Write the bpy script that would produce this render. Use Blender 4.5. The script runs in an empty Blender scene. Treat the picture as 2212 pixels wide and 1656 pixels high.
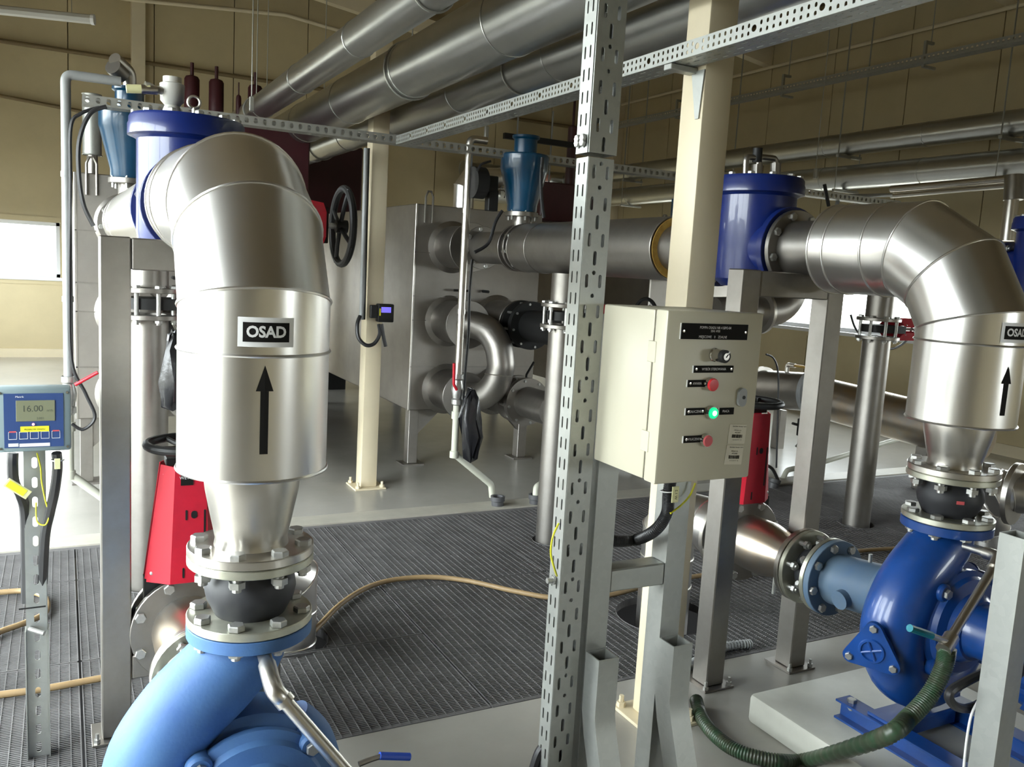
import bpy, bmesh, math, random
from math import sin, cos, pi, radians, sqrt, atan2
from mathutils import Vector, Matrix
random.seed(7)
S = bpy.context.scene
C = S.collection
# ------------------------------------------------------------------ camera
FPX = 1850.0; W0 = 2212; H0 = 1656; CAMH = 1.6
HD = radians(27.9); PT = radians(7.5); RL = radians(3.3)
fw = Vector((sin(HD)*cos(PT), cos(HD)*cos(PT), -sin(PT)))
r0 = Vector((cos(HD), -sin(HD), 0)); u0 = r0.cross(fw)
rt = r0*cos(RL)+u0*sin(RL); up = u0*cos(RL)-r0*sin(RL)
cam = bpy.data.cameras.new('camera'); camo = bpy.data.objects.new('camera', cam); C.objects.link(camo)
cam.sensor_width = 36; cam.sensor_fit = 'HORIZONTAL'; cam.lens = 36*FPX/W0; cam.clip_start = .02; cam.clip_end = 200
M3 = Matrix((rt, up, -fw)).transposed()
camo.matrix_world = Matrix.Translation((0, 0, CAMH)) @ M3.to_4x4()
S.camera = camo
# ------------------------------------------------------------------ world / exposure / lights
S.view_settings.view_transform = 'Standard'; S.view_settings.look = 'None'; S.view_settings.gamma = 1
S.view_settings.use_curve_mapping = False
S.view_settings.exposure = 0.0
S.display_settings.display_device = 'sRGB'
wd = bpy.data.worlds.new('sky'); S.world = wd; wd.use_nodes = True
bgn = wd.node_tree.nodes['Background']; bgn.inputs[0].default_value = (.93, .97, 1.0, 1); bgn.inputs[1].default_value = 25.5
_n = wd.node_tree.nodes; _l = wd.node_tree.links      # bright overcast sky above, darker ground below the horizon
_tc = _n.new('ShaderNodeTexCoord'); _sx = _n.new('ShaderNodeSeparateXYZ'); _mr = _n.new('ShaderNodeMapRange'); _mx = _n.new('ShaderNodeMix'); _mx.data_type = 'RGBA'
_l.new(_tc.outputs['Generated'], _sx.inputs[0]); _l.new(_sx.outputs['Z'], _mr.inputs[0]); _mr.inputs[1].default_value = -.03; _mr.inputs[2].default_value = .03
_l.new(_mr.outputs[0], _mx.inputs[0]); _mx.inputs[6].default_value = (.16, .16, .145, 1); _mx.inputs[7].default_value = (.93, .97, 1, 1); _l.new(_mx.outputs[2], bgn.inputs[0])
S.cycles.max_bounces = 10; S.cycles.diffuse_bounces = 6; S.cycles.glossy_bounces = 6; S.cycles.sample_clamp_indirect = 8; S.cycles.caustics_reflective = False; S.cycles.caustics_refractive = False; S.cycles.blur_glossy = 1.0
PORTALS = []
def portal(x, y, z, sx, sy, rot):
    l = bpy.data.lights.new('window_portal', 'AREA'); l.shape = 'RECTANGLE'; l.size = sx; l.size_y = sy
    l.cycles.is_portal = True
    o = bpy.data.objects.new('window_portal', l); C.objects.link(o); o.location = (x, y, z); o.rotation_euler = rot
def P(px, py, axis, val):
    """measured point: where the photograph's pixel meets the plane axis = val"""
    v = fw + rt*((px-W0/2)/FPX) - up*((py-H0/2)/FPX)
    o = (0, 0, CAMH); t = (val-o[axis])/v[axis]
    return Vector((t*v[0], t*v[1], CAMH+t*v[2]))
# ------------------------------------------------------------------ materials
def mat(name, col, rough=.5, metal=0, var=0., vscale=8, bump=0., bscale=60, col2=None, spec=.5, rvar=0., aniso=0, stretch=None, emit=None, es=0, coat=0):
    m = bpy.data.materials.new(name); m.use_nodes = True; nt = m.node_tree; N = nt.nodes; L = nt.links
    b = N['Principled BSDF']; b.inputs['Base Color'].default_value = (*col, 1); b.inputs['Roughness'].default_value = rough
    b.inputs['Metallic'].default_value = metal; b.inputs['Specular IOR Level'].default_value = spec
    if coat: b.inputs['Coat Weight'].default_value = coat
    if emit: b.inputs['Emission Color'].default_value = (*emit, 1); b.inputs['Emission Strength'].default_value = es
    if var or bump or rvar:
        tc = N.new('ShaderNodeTexCoord'); mp = N.new('ShaderNodeMapping'); L.new(tc.outputs['Object'], mp.inputs[0])
        if stretch: mp.inputs['Scale'].default_value = stretch
        n = N.new('ShaderNodeTexNoise'); n.inputs['Scale'].default_value = vscale; n.inputs['Detail'].default_value = 6; n.inputs['Roughness'].default_value = .65
        L.new(mp.outputs[0], n.inputs['Vector'])
        if var:
            r = N.new('ShaderNodeMix'); r.data_type = 'RGBA'
            c2 = col2 or tuple(max(0, c*(1-var)) for c in col)
            r.inputs[6].default_value = (*col, 1); r.inputs[7].default_value = (*c2, 1)
            cr = N.new('ShaderNodeMapRange'); cr.inputs[1].default_value = .35; cr.inputs[2].default_value = .7
            L.new(n.outputs['Fac'], cr.inputs[0]); L.new(cr.outputs[0], r.inputs[0]); L.new(r.outputs[2], b.inputs['Base Color'])
        if rvar:
            mr = N.new('ShaderNodeMapRange'); mr.inputs[1].default_value = .3; mr.inputs[2].default_value = .7
            mr.inputs[3].default_value = rough-rvar; mr.inputs[4].default_value = rough+rvar
            L.new(n.outputs['Fac'], mr.inputs[0]); L.new(mr.outputs[0], b.inputs['Roughness'])
        if bump:
            n2 = N.new('ShaderNodeTexNoise'); n2.inputs['Scale'].default_value = bscale; n2.inputs['Detail'].default_value = 4
            L.new(mp.outputs[0], n2.inputs['Vector'])
            bp = N.new('ShaderNodeBump'); bp.inputs['Strength'].default_value = bump; bp.inputs['Distance'].default_value = .002
            L.new(n2.outputs['Fac'], bp.inputs['Height']); L.new(bp.outputs[0], b.inputs['Normal'])
    return m
def galv(name, c, rough=.42, metal=.75, scale=60):
    m = mat(name, c, rough, metal); nt = m.node_tree; N = nt.nodes; L = nt.links; b = N['Principled BSDF']
    tc = N.new('ShaderNodeTexCoord'); v = N.new('ShaderNodeTexVoronoi'); v.inputs['Scale'].default_value = scale
    L.new(tc.outputs['Object'], v.inputs['Vector'])
    bw = N.new('ShaderNodeRGBToBW'); L.new(v.outputs['Color'], bw.inputs[0])
    mr = N.new('ShaderNodeMapRange'); mr.inputs[3].default_value = .93; mr.inputs[4].default_value = 1.04; L.new(bw.outputs[0], mr.inputs[0])
    mx = N.new('ShaderNodeMix'); mx.data_type = 'RGBA'; mx.blend_type = 'MULTIPLY'; mx.inputs[0].default_value = 1
    mx.inputs[6].default_value = (*c, 1); L.new(mr.outputs[0], mx.inputs[7]); L.new(mx.outputs[2], b.inputs['Base Color'])
    m2 = N.new('ShaderNodeMapRange'); m2.inputs[3].default_value = rough-.03; m2.inputs[4].default_value = rough+.03
    L.new(bw.outputs[0], m2.inputs[0]); L.new(m2.outputs[0], b.inputs['Roughness'])
    return m
ALU = mat('brushed_aluminium_jacket', (.82, .80, .77), .315, 1, var=.05, vscale=3, rvar=.02, bump=.015, bscale=9)
STEEL = mat('stainless_steel', (.66, .63, .58), .33, 1, var=.12, vscale=6, rvar=.03)
STEELD = mat('dull_stainless_steel', (.33, .31, .285), .40, .95, var=.2, vscale=5, rvar=.03)
STEELW = mat('heat_tinted_steel', (.62, .50, .36), .32, 1, var=.4, vscale=5, col2=(.55, .54, .52))
TANK = mat('tank_sheet_steel', (.36, .335, .305), .44, .85, var=.22, vscale=2.2, rvar=.04, bump=.04, bscale=3)
GALV = galv('galvanized_steel', (.40, .41, .385), .46)
GALVD = galv('weathered_galvanized_steel', (.40, .40, .37), .5, .7, 45)
DUCT = mat('galvanized_duct_jacket', (.56, .57, .56), .31, 1, var=.10, vscale=3, rvar=.015)
ZINC = mat('yellowish_zinc_plate', (.60, .60, .50), .38, .85, var=.2, vscale=14)
BOLT = mat('zinc_bolt_steel', (.55, .55, .53), .4, .9, var=.25, vscale=40)
GRATE = mat('weathered_grating_steel', (.16, .155, .155), .65, .2, var=.35, vscale=7)
BLUEF = mat('faded_blue_paint', (.072, .175, .37), .6, 0, var=.5, vscale=5, col2=(.05, .13, .34), bump=.25, bscale=120)
BLUE = mat('gloss_blue_paint', (.008, .06, .27), .33, 0, var=.3, vscale=6, bump=.2, bscale=40, coat=.3)
NAVY = mat('royal_blue_paint', (.005, .018, .14), .33, 0, var=.3, vscale=5, bump=.12, bscale=40, coat=.3)
TEAL = mat('teal_blue_paint', (.002, .055, .125), .30, 0, var=.3, vscale=5, bump=.1, bscale=40, coat=.3)
RUBBER = mat('black_rubber', (.030, .031, .036), .55, 0, var=.3, vscale=12)
BLACK = mat('black_plastic', (.014, .014, .014), .5, spec=.3)
CABLE = mat('black_cable_sheath', (.02, .02, .022), .4)
RED = mat('red_guard_paint', (.62, .012, .035), .42, 0, var=.25, vscale=6)
MAROON = mat('maroon_paint', (.05, .008, .012), .45, 0, var=.3, vscale=4)
CREAM = mat('cream_column_paint', (.72, .63, .45), .45, 0, var=.08, vscale=3)
PANEL = mat('cream_wall_panel', (.58, .49, .30), .5, 0, var=.12, vscale=1.5)
CEIL = mat('ceiling_sheet', (.20, .145, .07), .6, 0, var=.15, vscale=2)
FLOOR = mat('grey_epoxy_floor', (.38, .365, .33), .235, 0, var=.18, vscale=1.4, rvar=.02)
CONC = mat('painted_concrete', (.42, .40, .34), .5, 0, var=.2, vscale=4, bump=.2, bscale=30)
CONCW = mat('white_painted_concrete', (.52, .52, .46), .5, 0, var=.15, vscale=5, bump=.2, bscale=30)
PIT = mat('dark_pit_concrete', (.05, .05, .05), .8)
BOXP = mat('cream_enclosure_paint', (.60, .565, .44), .38, 0, var=.05, vscale=4)
GREYB = mat('blue_grey_enclosure', (.20, .26, .275), .45)
BLUEP = mat('blue_front_plate', (.03, .065, .20), .45)
LCD = mat('grey_green_display', (.22, .23, .15), .25)
LCDD = mat('display_digits', (.07, .08, .06), .4)
WHITE = mat('white_print', (.85, .85, .85), .5)
BLKL = mat('black_label_plate', (.012, .011, .010), .75, spec=.15)
TAGY = mat('yellow_label', (.80, .76, .04), .45)
TAGP = mat('pale_yellow_plastic', (.72, .70, .38), .45)
CREAMT = mat('paper_label', (.66, .62, .50), .6)
GREYP = mat('grey_plastic_pipe', (.30, .31, .31), .4, 0, var=.15)
BEIGEP = mat('pale_plastic_pipe', (.50, .50, .42), .4)
HOSEB = mat('beige_rubber_hose', (.32, .22, .11), .5, var=.2, vscale=9)
FOAM = mat('yellow_insulation_foam', (.62, .40, .09), .8, 0, var=.45, vscale=14, col2=(.35, .18, .03))
REDB = mat('red_lamp_lens', (.72, .03, .04), .3)
REDP = mat('faded_red_button', (.62, .10, .11), .5)
GREENL = mat('green_lamp_ring', (.0, .25, .10), .3, emit=(0, .9, .35), es=.9)
GREENC = mat('green_lamp_core', (.6, 1, .85), .3, emit=(.55, 1, .8), es=2.2)
DISPL = mat('violet_display', (.1, .08, .5), .3, emit=(.20, .16, .9), es=.9)
LEDR = mat('red_led', (.9, .2, .3), .3, emit=(1, .3, .4), es=3)
CHROME = mat('chrome', (.62, .60, .58), .2, 1)
YGW = mat('yellow_green_wire', (.70, .68, .03), .4)
CUPM = mat('dark_grey_plastic', (.07, .07, .075), .5)
SPOOLB = mat('weathered_grey_blue_paint', (.085, .15, .25), .55, 0, var=.5, vscale=6, col2=(.12, .17, .22))
HANDB = mat('blue_handle_sleeve', (.02, .07, .42), .4)
HANDT = mat('teal_handle_sleeve', (.0, .22, .30), .4)
HANDR = mat('red_handle_sleeve', (.6, .015, .03), .4)
PVCW = mat('white_window_frame', (.75, .76, .78), .35)
BAG = mat('black_film_bag', (.012, .012, .014), .25, 0, bump=1, bscale=30)
FELT = mat('dark_ceiling_vent', (.03, .025, .02), .7)
WHITEP = mat('white_valve_body', (.55, .54, .50), .4)
GLASS = bpy.data.materials.new('window_glass'); GLASS.use_nodes = True
_gn = GLASS.node_tree.nodes; _gl = GLASS.node_tree.links; _gn.remove(_gn['Principled BSDF'])
_t = _gn.new('ShaderNodeBsdfTransparent'); _t.inputs[0].default_value = (.95, .97, .96, 1); _g = _gn.new('ShaderNodeBsdfGlossy'); _g.inputs['Roughness'].default_value = .02
_m = _gn.new('ShaderNodeMixShader'); _m.inputs[0].default_value = .06; _gl.new(_t.outputs[0], _m.inputs[1]); _gl.new(_g.outputs[0], _m.inputs[2]); _gl.new(_m.outputs[0], _gn['Material Output'].inputs[0])
def ribmat(name, c1, c2, wl):
    return mat(name, c1, .4, 0, var=.5, col2=c2, vscale=18)
HOSEG = ribmat('green_spiral_hose', (.055, .055, .035), (.02, .075, .035), .01)
# ------------------------------------------------------------------ mesh helpers
def finish(bm, m, name, smooth=35):
    me = bpy.data.meshes.new(name); bmesh.ops.recalc_face_normals(bm, faces=bm.faces); bm.to_mesh(me); bm.free()
    me.materials.append(m)
    if smooth: me.shade_smooth(); me.set_sharp_from_angle(angle=radians(smooth))
    return me
def link(o): C.objects.link(o); return o
class T:
    """a thing: an Empty at its base; parts are given in world coordinates"""
    def __init__(s, name, label, cat, loc, group=None, kind=None):
        s.o = link(bpy.data.objects.new(name, None)); s.o.location = loc; s.o.empty_display_size = .05
        s.loc = Vector(loc); s.o['label'] = label
        if kind: s.o['kind'] = kind
        else: s.o['category'] = cat
        if group: s.o['group'] = group
    def part(s, name, bm, m, parent=None, label=None, kind=None, smooth=35):
        bmesh.ops.translate(bm, vec=-s.loc, verts=bm.verts)
        o = link(bpy.data.objects.new(name, finish(bm, m, name, smooth))); o.parent = parent or s.o
        if label: o['label'] = label
        if kind: o['kind'] = kind
        return o
    def inst(s, name, me, mtx, parent=None, label=None):
        o = link(bpy.data.objects.new(name, me)); o.parent = parent or s.o
        o.matrix_local = Matrix.Translation(-s.loc) @ mtx
        if label: o['label'] = label
        return o
def single(name, bm, m, label, cat, group=None, loc=None, kind=None, smooth=35):
    if loc is None:
        lo = [min(v.co[i] for v in bm.verts) for i in range(3)]; hi = [max(v.co[i] for v in bm.verts) for i in range(3)]
        loc = ((lo[0]+hi[0])/2, (lo[1]+hi[1])/2, lo[2])
    bmesh.ops.translate(bm, vec=-Vector(loc), verts=bm.verts)
    o = link(bpy.data.objects.new(name, finish(bm, m, name, smooth))); o.location = loc
    o['label'] = label
    if cat: o['category'] = cat
    if group: o['group'] = group
    if kind: o['kind'] = kind
    return o
def struct(name, bm, m, parent=None, smooth=0):
    o = link(bpy.data.objects.new(name, finish(bm, m, name, smooth)))
    if parent: o.parent = parent
    else: o['kind'] = 'structure'
    return o
def B(): return bmesh.new()
def box(bm, lo, hi, bev=0, seg=1, mtx=None):
    c = [(lo[i]+hi[i])/2 for i in range(3)]; s = [abs(hi[i]-lo[i]) for i in range(3)]
    r = bmesh.ops.create_cube(bm, size=1, matrix=Matrix.Translation(c) @ Matrix.Diagonal((*s, 1)))
    vs = r['verts']
    if bev:
        es = list({e for v in vs for e in v.link_edges})
        rr = bmesh.ops.bevel(bm, geom=es, offset=bev, segments=seg, affect='EDGES', profile=.5)
        vs = list({v for f in rr['faces'] for v in f.verts} | {v for v in vs if v.is_valid})
    if mtx: bmesh.ops.transform(bm, matrix=mtx, verts=vs)
    return bm
def frame(d, hint=None):
    d = Vector(d).normalized(); h = Vector(hint) if hint else (Vector((0, 0, 1)) if abs(d.z) < .9 else Vector((1, 0, 0)))
    x = h.cross(d).normalized(); y = d.cross(x)
    return x, y, d
def axm(c, d, hint=None):
    x, y, z = frame(d, hint); m = Matrix((x, y, z)).transposed().to_4x4(); return Matrix.Translation(c) @ m
def lathe(bm, prof, c=(0, 0, 0), d=(0, 0, 1), n=32, hint=None):
    """prof: (radius, distance along d). r<=0 closes with a pole"""
    M = axm(c, d, hint); rings = []
    for r, z in prof:
        if r <= 1e-6: rings.append([bm.verts.new(M @ Vector((0, 0, z)))])
        else: rings.append([bm.verts.new(M @ Vector((r*cos(2*pi*k/n), r*sin(2*pi*k/n), z))) for k in range(n)])
    for a, b in zip(rings, rings[1:]):
        for k in range(n):
            k2 = (k+1) % n
            if len(a) == 1 and len(b) == 1: continue
            if len(a) == 1: bm.faces.new((a[0], b[k], b[k2]))
            elif len(b) == 1: bm.faces.new((a[k], b[0], a[k2]))
            else: bm.faces.new((a[k], b[k], b[k2], a[k2]))
    return bm
def cyl(bm, a, b, r, n=20, r2=None):
    a = Vector(a); b = Vector(b); L = (b-a).length; r2 = r if r2 is None else r2
    return lathe(bm, [(0, 0), (r, 0), (r2, L), (0, L)], a, b-a, n)
def catmull(pts, k=8):
    pts = [Vector(p) for p in pts]; out = []
    for i in range(len(pts)-1):
        p0 = pts[max(i-1, 0)]; p1 = pts[i]; p2 = pts[i+1]; p3 = pts[min(i+2, len(pts)-1)]
        for j in range(k):
            t = j/k; out.append(.5*((2*p1)+(p2-p0)*t+(2*p0-5*p1+4*p2-p3)*t*t+(3*p1-p0-3*p2+p3)*t**3))
    out.append(pts[-1]); return out
def fillet(pts, R, k=6):
    pts = [Vector(p) for p in pts]; out = [pts[0]]
    for i in range(1, len(pts)-1):
        a, b, c = pts[i-1], pts[i], pts[i+1]; u = (a-b).normalized(); v = (c-b).normalized()
        ang = u.angle(v); t = min(R/math.tan(ang/2) if ang < pi-.01 else 0, (a-b).length*.49, (c-b).length*.49)
        p, q = b+u*t, b+v*t
        for j in range(k+1):
            s = j/k; out.append((1-s)**2*p+2*s*(1-s)*b+s*s*q)
    out.append(pts[-1]); return out
def tube(bm, path, r, n=12, caps=True):
    path = [Vector(p) for p in path]; m = len(path)
    rs = r if isinstance(r, (list, tuple)) else [r]*m
    if len(rs) != m: rs = [rs[min(int(i/(m-1)*(len(rs)-1)), len(rs)-2)]*(1-((i/(m-1)*(len(rs)-1)) % 1 if i < m-1 else 1))+rs[min(int(i/(m-1)*(len(rs)-1)), len(rs)-2)+1]*((i/(m-1)*(len(rs)-1)) % 1 if i < m-1 else 1) for i in range(m)]
    tan = [(path[min(i+1, m-1)]-path[max(i-1, 0)]).normalized() for i in range(m)]
    x, y, _ = frame(tan[0]); rings = []
    for i in range(m):
        if i:
            q = tan[i-1].rotation_difference(tan[i]); x = q @ x; y = q @ y
        rings.append([bm.verts.new(path[i]+(x*cos(2*pi*k/n)+y*sin(2*pi*k/n))*rs[i]) for k in range(n)])
    for a, b in zip(rings, rings[1:]):
        for k in range(n): bm.faces.new((a[k], b[k], b[(k+1) % n], a[(k+1) % n]))
    if caps: bm.faces.new(rings[0][::-1]); bm.faces.new(rings[-1])
    return bm
def ring(bm, c, d, R, r, n=40, m=8):
    M = axm(c, d); prof = []
    rings = []
    for k in range(n):
        a = 2*pi*k/n
        rings.append([bm.verts.new(M @ Vector(((R+r*cos(2*pi*j/m))*cos(a), (R+r*cos(2*pi*j/m))*sin(a), r*sin(2*pi*j/m)))) for j in range(m)])
    for k in range(n):
        a, b = rings[k], rings[(k+1) % n]
        for j in range(m): bm.faces.new((a[j], b[j], b[(j+1) % m], a[(j+1) % m]))
    return bm
def disc(bm, c, d, r, t, bore=0, n=40, ch=.002):
    """flange disc starting at c, thickness t along d"""
    if bore: p = [(bore, 0), (r-ch, 0), (r, ch), (r, t-ch), (r-ch, t), (bore, t), (bore, 0)]
    else: p = [(0, 0), (r-ch, 0), (r, ch), (r, t-ch), (r-ch, t), (0, t)]
    return lathe(bm, p, c, d, n)
def prism(bm, poly, c, d, t, hint=None, mtx=None):
    """extrude polygon (u,v) by t along d"""
    M = mtx or axm(c, d, hint)
    a = [bm.verts.new(M @ Vector((u, v, 0))) for u, v in poly]; b = [bm.verts.new(M @ Vector((u, v, t))) for u, v in poly]
    bm.faces.new(a[::-1]); bm.faces.new(b)
    for k in range(len(poly)): bm.faces.new((a[k], a[(k+1) % len(poly)], b[(k+1) % len(poly)], b[k]))
    return bm
# plates with real slots -------------------------------------------------
def slotpoly(cx, cy, w, h):
    r = min(w, h)/2; pts = []
    if h >= w:
        for k in range(7): a = pi*k/6; pts.append((cx+r*cos(a), cy+h/2-r+r*sin(a)))
        for k in range(7): a = pi+pi*k/6; pts.append((cx+r*cos(a), cy-h/2+r+r*sin(a)))
    else:
        for k in range(7): a = -pi/2+pi*k/6; pts.append((cx+w/2-r+r*cos(a), cy+r*sin(a)))
        for k in range(7): a = pi/2+pi*k/6; pts.append((cx-w/2+r+r*cos(a), cy+r*sin(a)))
    return pts
_pl = {}
def plate_module(w, L, holes, t):
    key = (w, L, tuple(holes), t)
    if key in _pl: return _pl[key]
    cu = bpy.data.curves.new('plate_tmp', 'CURVE'); cu.dimensions = '2D'; cu.fill_mode = 'BOTH'; cu.extrude = t/2
    def sp(pts):
        s = cu.splines.new('POLY'); s.points.add(len(pts)-1); s.use_cyclic_u = True
        for p, (x, y) in zip(s.points, pts): p.co = (x, y, 0, 1)
    sp([(-w/2, 0), (w/2, 0), (w/2, L), (-w/2, L)])
    for h in holes: sp(slotpoly(*h))
    ob = bpy.data.objects.new('plate_tmp', cu); C.objects.link(ob)
    me = bpy.data.meshes.new_from_object(ob); C.objects.unlink(ob); bpy.data.objects.remove(ob)
    res = ([v.co.copy() for v in me.vertices], [tuple(p.vertices) for p in me.polygons]); bpy.data.meshes.remove(me); _pl[key] = res
    return res
def perf(bm, w, L, mod, holes, t, M):
    """perforated strip: width w along local x, length L along local y, repeating every mod"""
    n = max(1, int(round(L/mod))); vs, fs = plate_module(w, mod, holes, t)
    for k in range(n):
        vv = [bm.verts.new(M @ Vector((v.x, v.y+k*mod, v.z))) for v in vs]
        for f in fs:
            try: bm.faces.new([vv[i] for i in f])
            except ValueError: pass
    return bm
BOLD = [0]
def textmesh(txt, size, align='CENTER'):
    cu = bpy.data.curves.new('t', 'FONT'); cu.body = txt; cu.size = size; cu.align_x = align; cu.align_y = 'CENTER'; cu.resolution_u = 3; cu.offset = BOLD[0]
    ob = bpy.data.objects.new('t', cu); C.objects.link(ob); bpy.context.view_layer.update()
    me = bpy.data.meshes.new_from_object(ob.evaluated_get(bpy.context.evaluated_depsgraph_get())); C.objects.unlink(ob); bpy.data.objects.remove(ob)
    return me
def addtext(bm, txt, size, M, sx=1, align='CENTER', warp=None):
    me = textmesh(txt, size, align); vv = []
    for v in me.vertices:
        p = Vector((v.co.x*sx, v.co.y, 0)); vv.append(bm.verts.new(warp(p) if warp else M @ p))
    for f in me.polygons:
        try: bm.faces.new([vv[i] for i in f.vertices])
        except ValueError: pass
    bpy.data.meshes.remove(me); return bm
# bolts -------------------------------------------------------------------
def boltmesh(r, stem, nut=True, name='bolt'):
    bm = B()
    lathe(bm, [(0, r*1.25), (r*1.6, r*1.25), (r*1.85, r*1.0), (r*1.85, 0), (0, 0)], n=6)
    cyl(bm, (0, 0, 0), (0, 0, -stem), r, 10)
    if nut: lathe(bm, [(0, -stem+r*.9), (r*1.8, -stem+r*.9), (r*1.8, -stem+r*2.3), (0, -stem+r*2.3)], n=6)
    return finish(bm, BOLT, name, 30)
_bm = {}
def bolts(t, c, d, R, n, r=.008, stem=.06, a0=0, parent=None):
    k = (r, stem)
    if k not in _bm: _bm[k] = boltmesh(r, stem)
    M = axm(c, d)
    for i in range(n):
        a = a0+2*pi*i/n
        t.inst('bolt', _bm[k], M @ Matrix.Translation((R*cos(a), R*sin(a), 0)) @ Matrix.Rotation(a*1.7, 4, 'Z'), parent)
# ------------------------------------------------------------------ shell
XL, XR, YB, YF, ZE, ZR, XRIDGE = -2.1, 8.6, -4.0, 13.8, 4.95, 5.7, 2.8
def roofz(x): return ZE+(ZR-ZE)*(x-XL)/(XRIDGE-XL) if x < XRIDGE else ZE+(ZR-ZE)*(XR-x)/(XR-XRIDGE)
# floor: slabs around the grating pit
GY0, GY1, GX0, GX1 = 2.63, 4.98, -2.6, 7.4
bm = B(); box(bm, (XL, YB, -.3), (XR, GY0, 0)); box(bm, (XL, GY1, -.3), (XR, YF, 0)); box(bm, (XL, GY0, -.3), (GX0, GY1, 0)); box(bm, (GX1, GY0, -.3), (XR, GY1, 0))
floor_o = struct('floor', bm, FLOOR)
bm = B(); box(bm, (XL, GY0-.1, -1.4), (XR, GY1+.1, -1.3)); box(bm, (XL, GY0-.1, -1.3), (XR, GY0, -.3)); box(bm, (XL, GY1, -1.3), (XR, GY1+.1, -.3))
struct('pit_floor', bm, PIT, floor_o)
bm = B(); box(bm, (GX0, GY1+.003, -.02), (GX1, GY1+.19, .006)); struct('edge_strip', bm, CONC, floor_o)
bm = B(); box(bm, (GX0, GY1-.035, -.05), (GX1, GY1, -.002)); box(bm, (GX0, GY0, -.05), (GX1, GY0+.03, -.002)); struct('edge_angle', bm, GRATE, floor_o)
def wall_with_windows(name, axis, pos, a0, a1, wins, zt, inward, m=PANEL, pitch=1.1):
    """sandwich panels between a0..a1 at axis=pos, windows (b0,b1,z0,z1)"""
    def bx(bm, p, q, z0, z1, d0, d1, bev=0):
        lo = [0, 0, z0]; hi = [0, 0, z1]; o = 1-axis
        lo[axis] = pos+min(d0*inward, d1*inward); hi[axis] = pos+max(d0*inward, d1*inward); lo[o] = p; hi[o] = q
        box(bm, lo, hi, bev)
    root = B(); bx(root, a0, a0+.02, 0, .02, -.1, -.12); w = struct(name, root, m)
    xs = [a0]; 
    while xs[-1]+pitch < a1-.2: xs.append(xs[-1]+pitch)
    xs.append(a1); g = .006
    for p, q in zip(xs, xs[1:]):
        bm = B(); cuts = [(max(p, b0), min(q, b1), z0, z1) for b0, b1, z0, z1 in wins if b0 < q and b1 > p]
        if not cuts: bx(bm, p+g, q-g, 0, zt, -.1, 0)
        else:
            x = p+g
            for b0, b1, z0, z1 in sorted(cuts):
                if b0 > x+.01: bx(bm, x, b0, 0, zt, -.1, 0)
                if z0 > .01: bx(bm, max(b0, x), min(b1, q-g), 0, z0, -.1, 0)
                bx(bm, max(b0, x), min(b1, q-g), z1, zt, -.1, 0); x = b1
            if x < q-g-.01: bx(bm, x, q-g, 0, zt, -.1, 0)
        struct('panel', bm, m, w)
    bm = B(); x = a0-.16
    for b0, b1, z0, z1 in sorted(wins):
        bx(bm, x, b0, -.3, zt+.3, -.16, -.1); bx(bm, b0, b1, -.3, z0, -.16, -.1); bx(bm, b0, b1, z1, zt+.3, -.16, -.1); x = b1
    bx(bm, x, a1+.16, -.3, zt+.3, -.16, -.1); struct('outer_sheet', bm, m, w)
    return w
WR = [(2.2, 4.4, 1.08, 1.92), (5.0, 6.1, 1.08, 1.92), (6.5, 9.6, 1.08, 1.92), (10.3, 12.6, 1.08, 1.92)]
WF = [(-1.95, -.02, 1.13, 1.90)]
WL = [(.8, 6.6, .10, 3.0), (8.4, 13.0, .9, 2.1)]
WB = [(4.6, 6.6, 1.2, 2.0)]
wr = wall_with_windows('wall_right', 0, XR, YB, YF, WR, ZE, -1)
wf = wall_with_windows('wall_far', 1, YF, XL, XR, WF, ZR, -1)
wl = wall_with_windows('wall_left', 0, XL, YB, YF, WL, ZE, 1)
wb = wall_with_windows('wall_back', 1, YB, XL, XR, WB, ZR, 1)
def windows(wins, axis, pos, inward, start):
    for i, (b0, b1, z0, z1) in enumerate(wins):
        f = .055; o = 1-axis
        def bx(bm, p, q, za, zb, d0, d1, bev=.006):
            lo = [0, 0, za]; hi = [0, 0, zb]; lo[axis] = pos+min(d0*inward, d1*inward); hi[axis] = pos+max(d0*inward, d1*inward); lo[o] = p; hi[o] = q
            box(bm, lo, hi, bev)
        bm = B()
        bx(bm, b0, b1, z0, z0+f, -.09, -.01); bx(bm, b0, b1, z1-f, z1, -.09, -.01); bx(bm, b0, b0+f, z0, z1, -.09, -.01); bx(bm, b1-f, b1, z0, z1, -.09, -.01)
        n = max(1, round((b1-b0)/1.5))
        for k in range(1, n): x = b0+(b1-b0)*k/n; bx(bm, x-.035, x+.035, z0, z1, -.085, -.015)
        w = struct('window_%d' % (start+i), bm, PVCW)
        bm = B(); bx(bm, b0-.04, b1+.04, z0-.045, z0+.002, 0.002, .05); struct('window_sill', bm, PVCW, w)
        bm = B(); bx(bm, b0-.06, b1+.06, z0-.10, z0-.045, 0.001, .018, 0); bx(bm, b0-.06, b1+.06, z1, z1+.07, .001, .018, 0); struct('flashing', bm, PANEL, w)
        for k in range(n):
            bm = B(); xa = b0+(b1-b0)*k/n; xb = b0+(b1-b0)*(k+1)/n; bx(bm, xa+.03, xb-.03, z0+f-.01, z1-f+.01, -.055, -.05, 0); struct('pane', bm, GLASS, w)
        c = [0, 0, (z0+z1)/2]; c[axis] = pos-.11*inward; c[o] = (b0+b1)/2
        if axis == 0: portal(*c, z1-z0, b1-b0, (0, radians(90) if inward < 0 else radians(-90), 0))
        else: portal(*c, b1-b0, z1-z0, (radians(-90) if inward < 0 else radians(90), 0, 0))
windows(WR, 0, XR, -1, 1); windows(WF, 1, YF, -1, 5); windows(WL, 0, XL, 1, 6); windows(WB, 1, YB, 1, 9)
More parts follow.
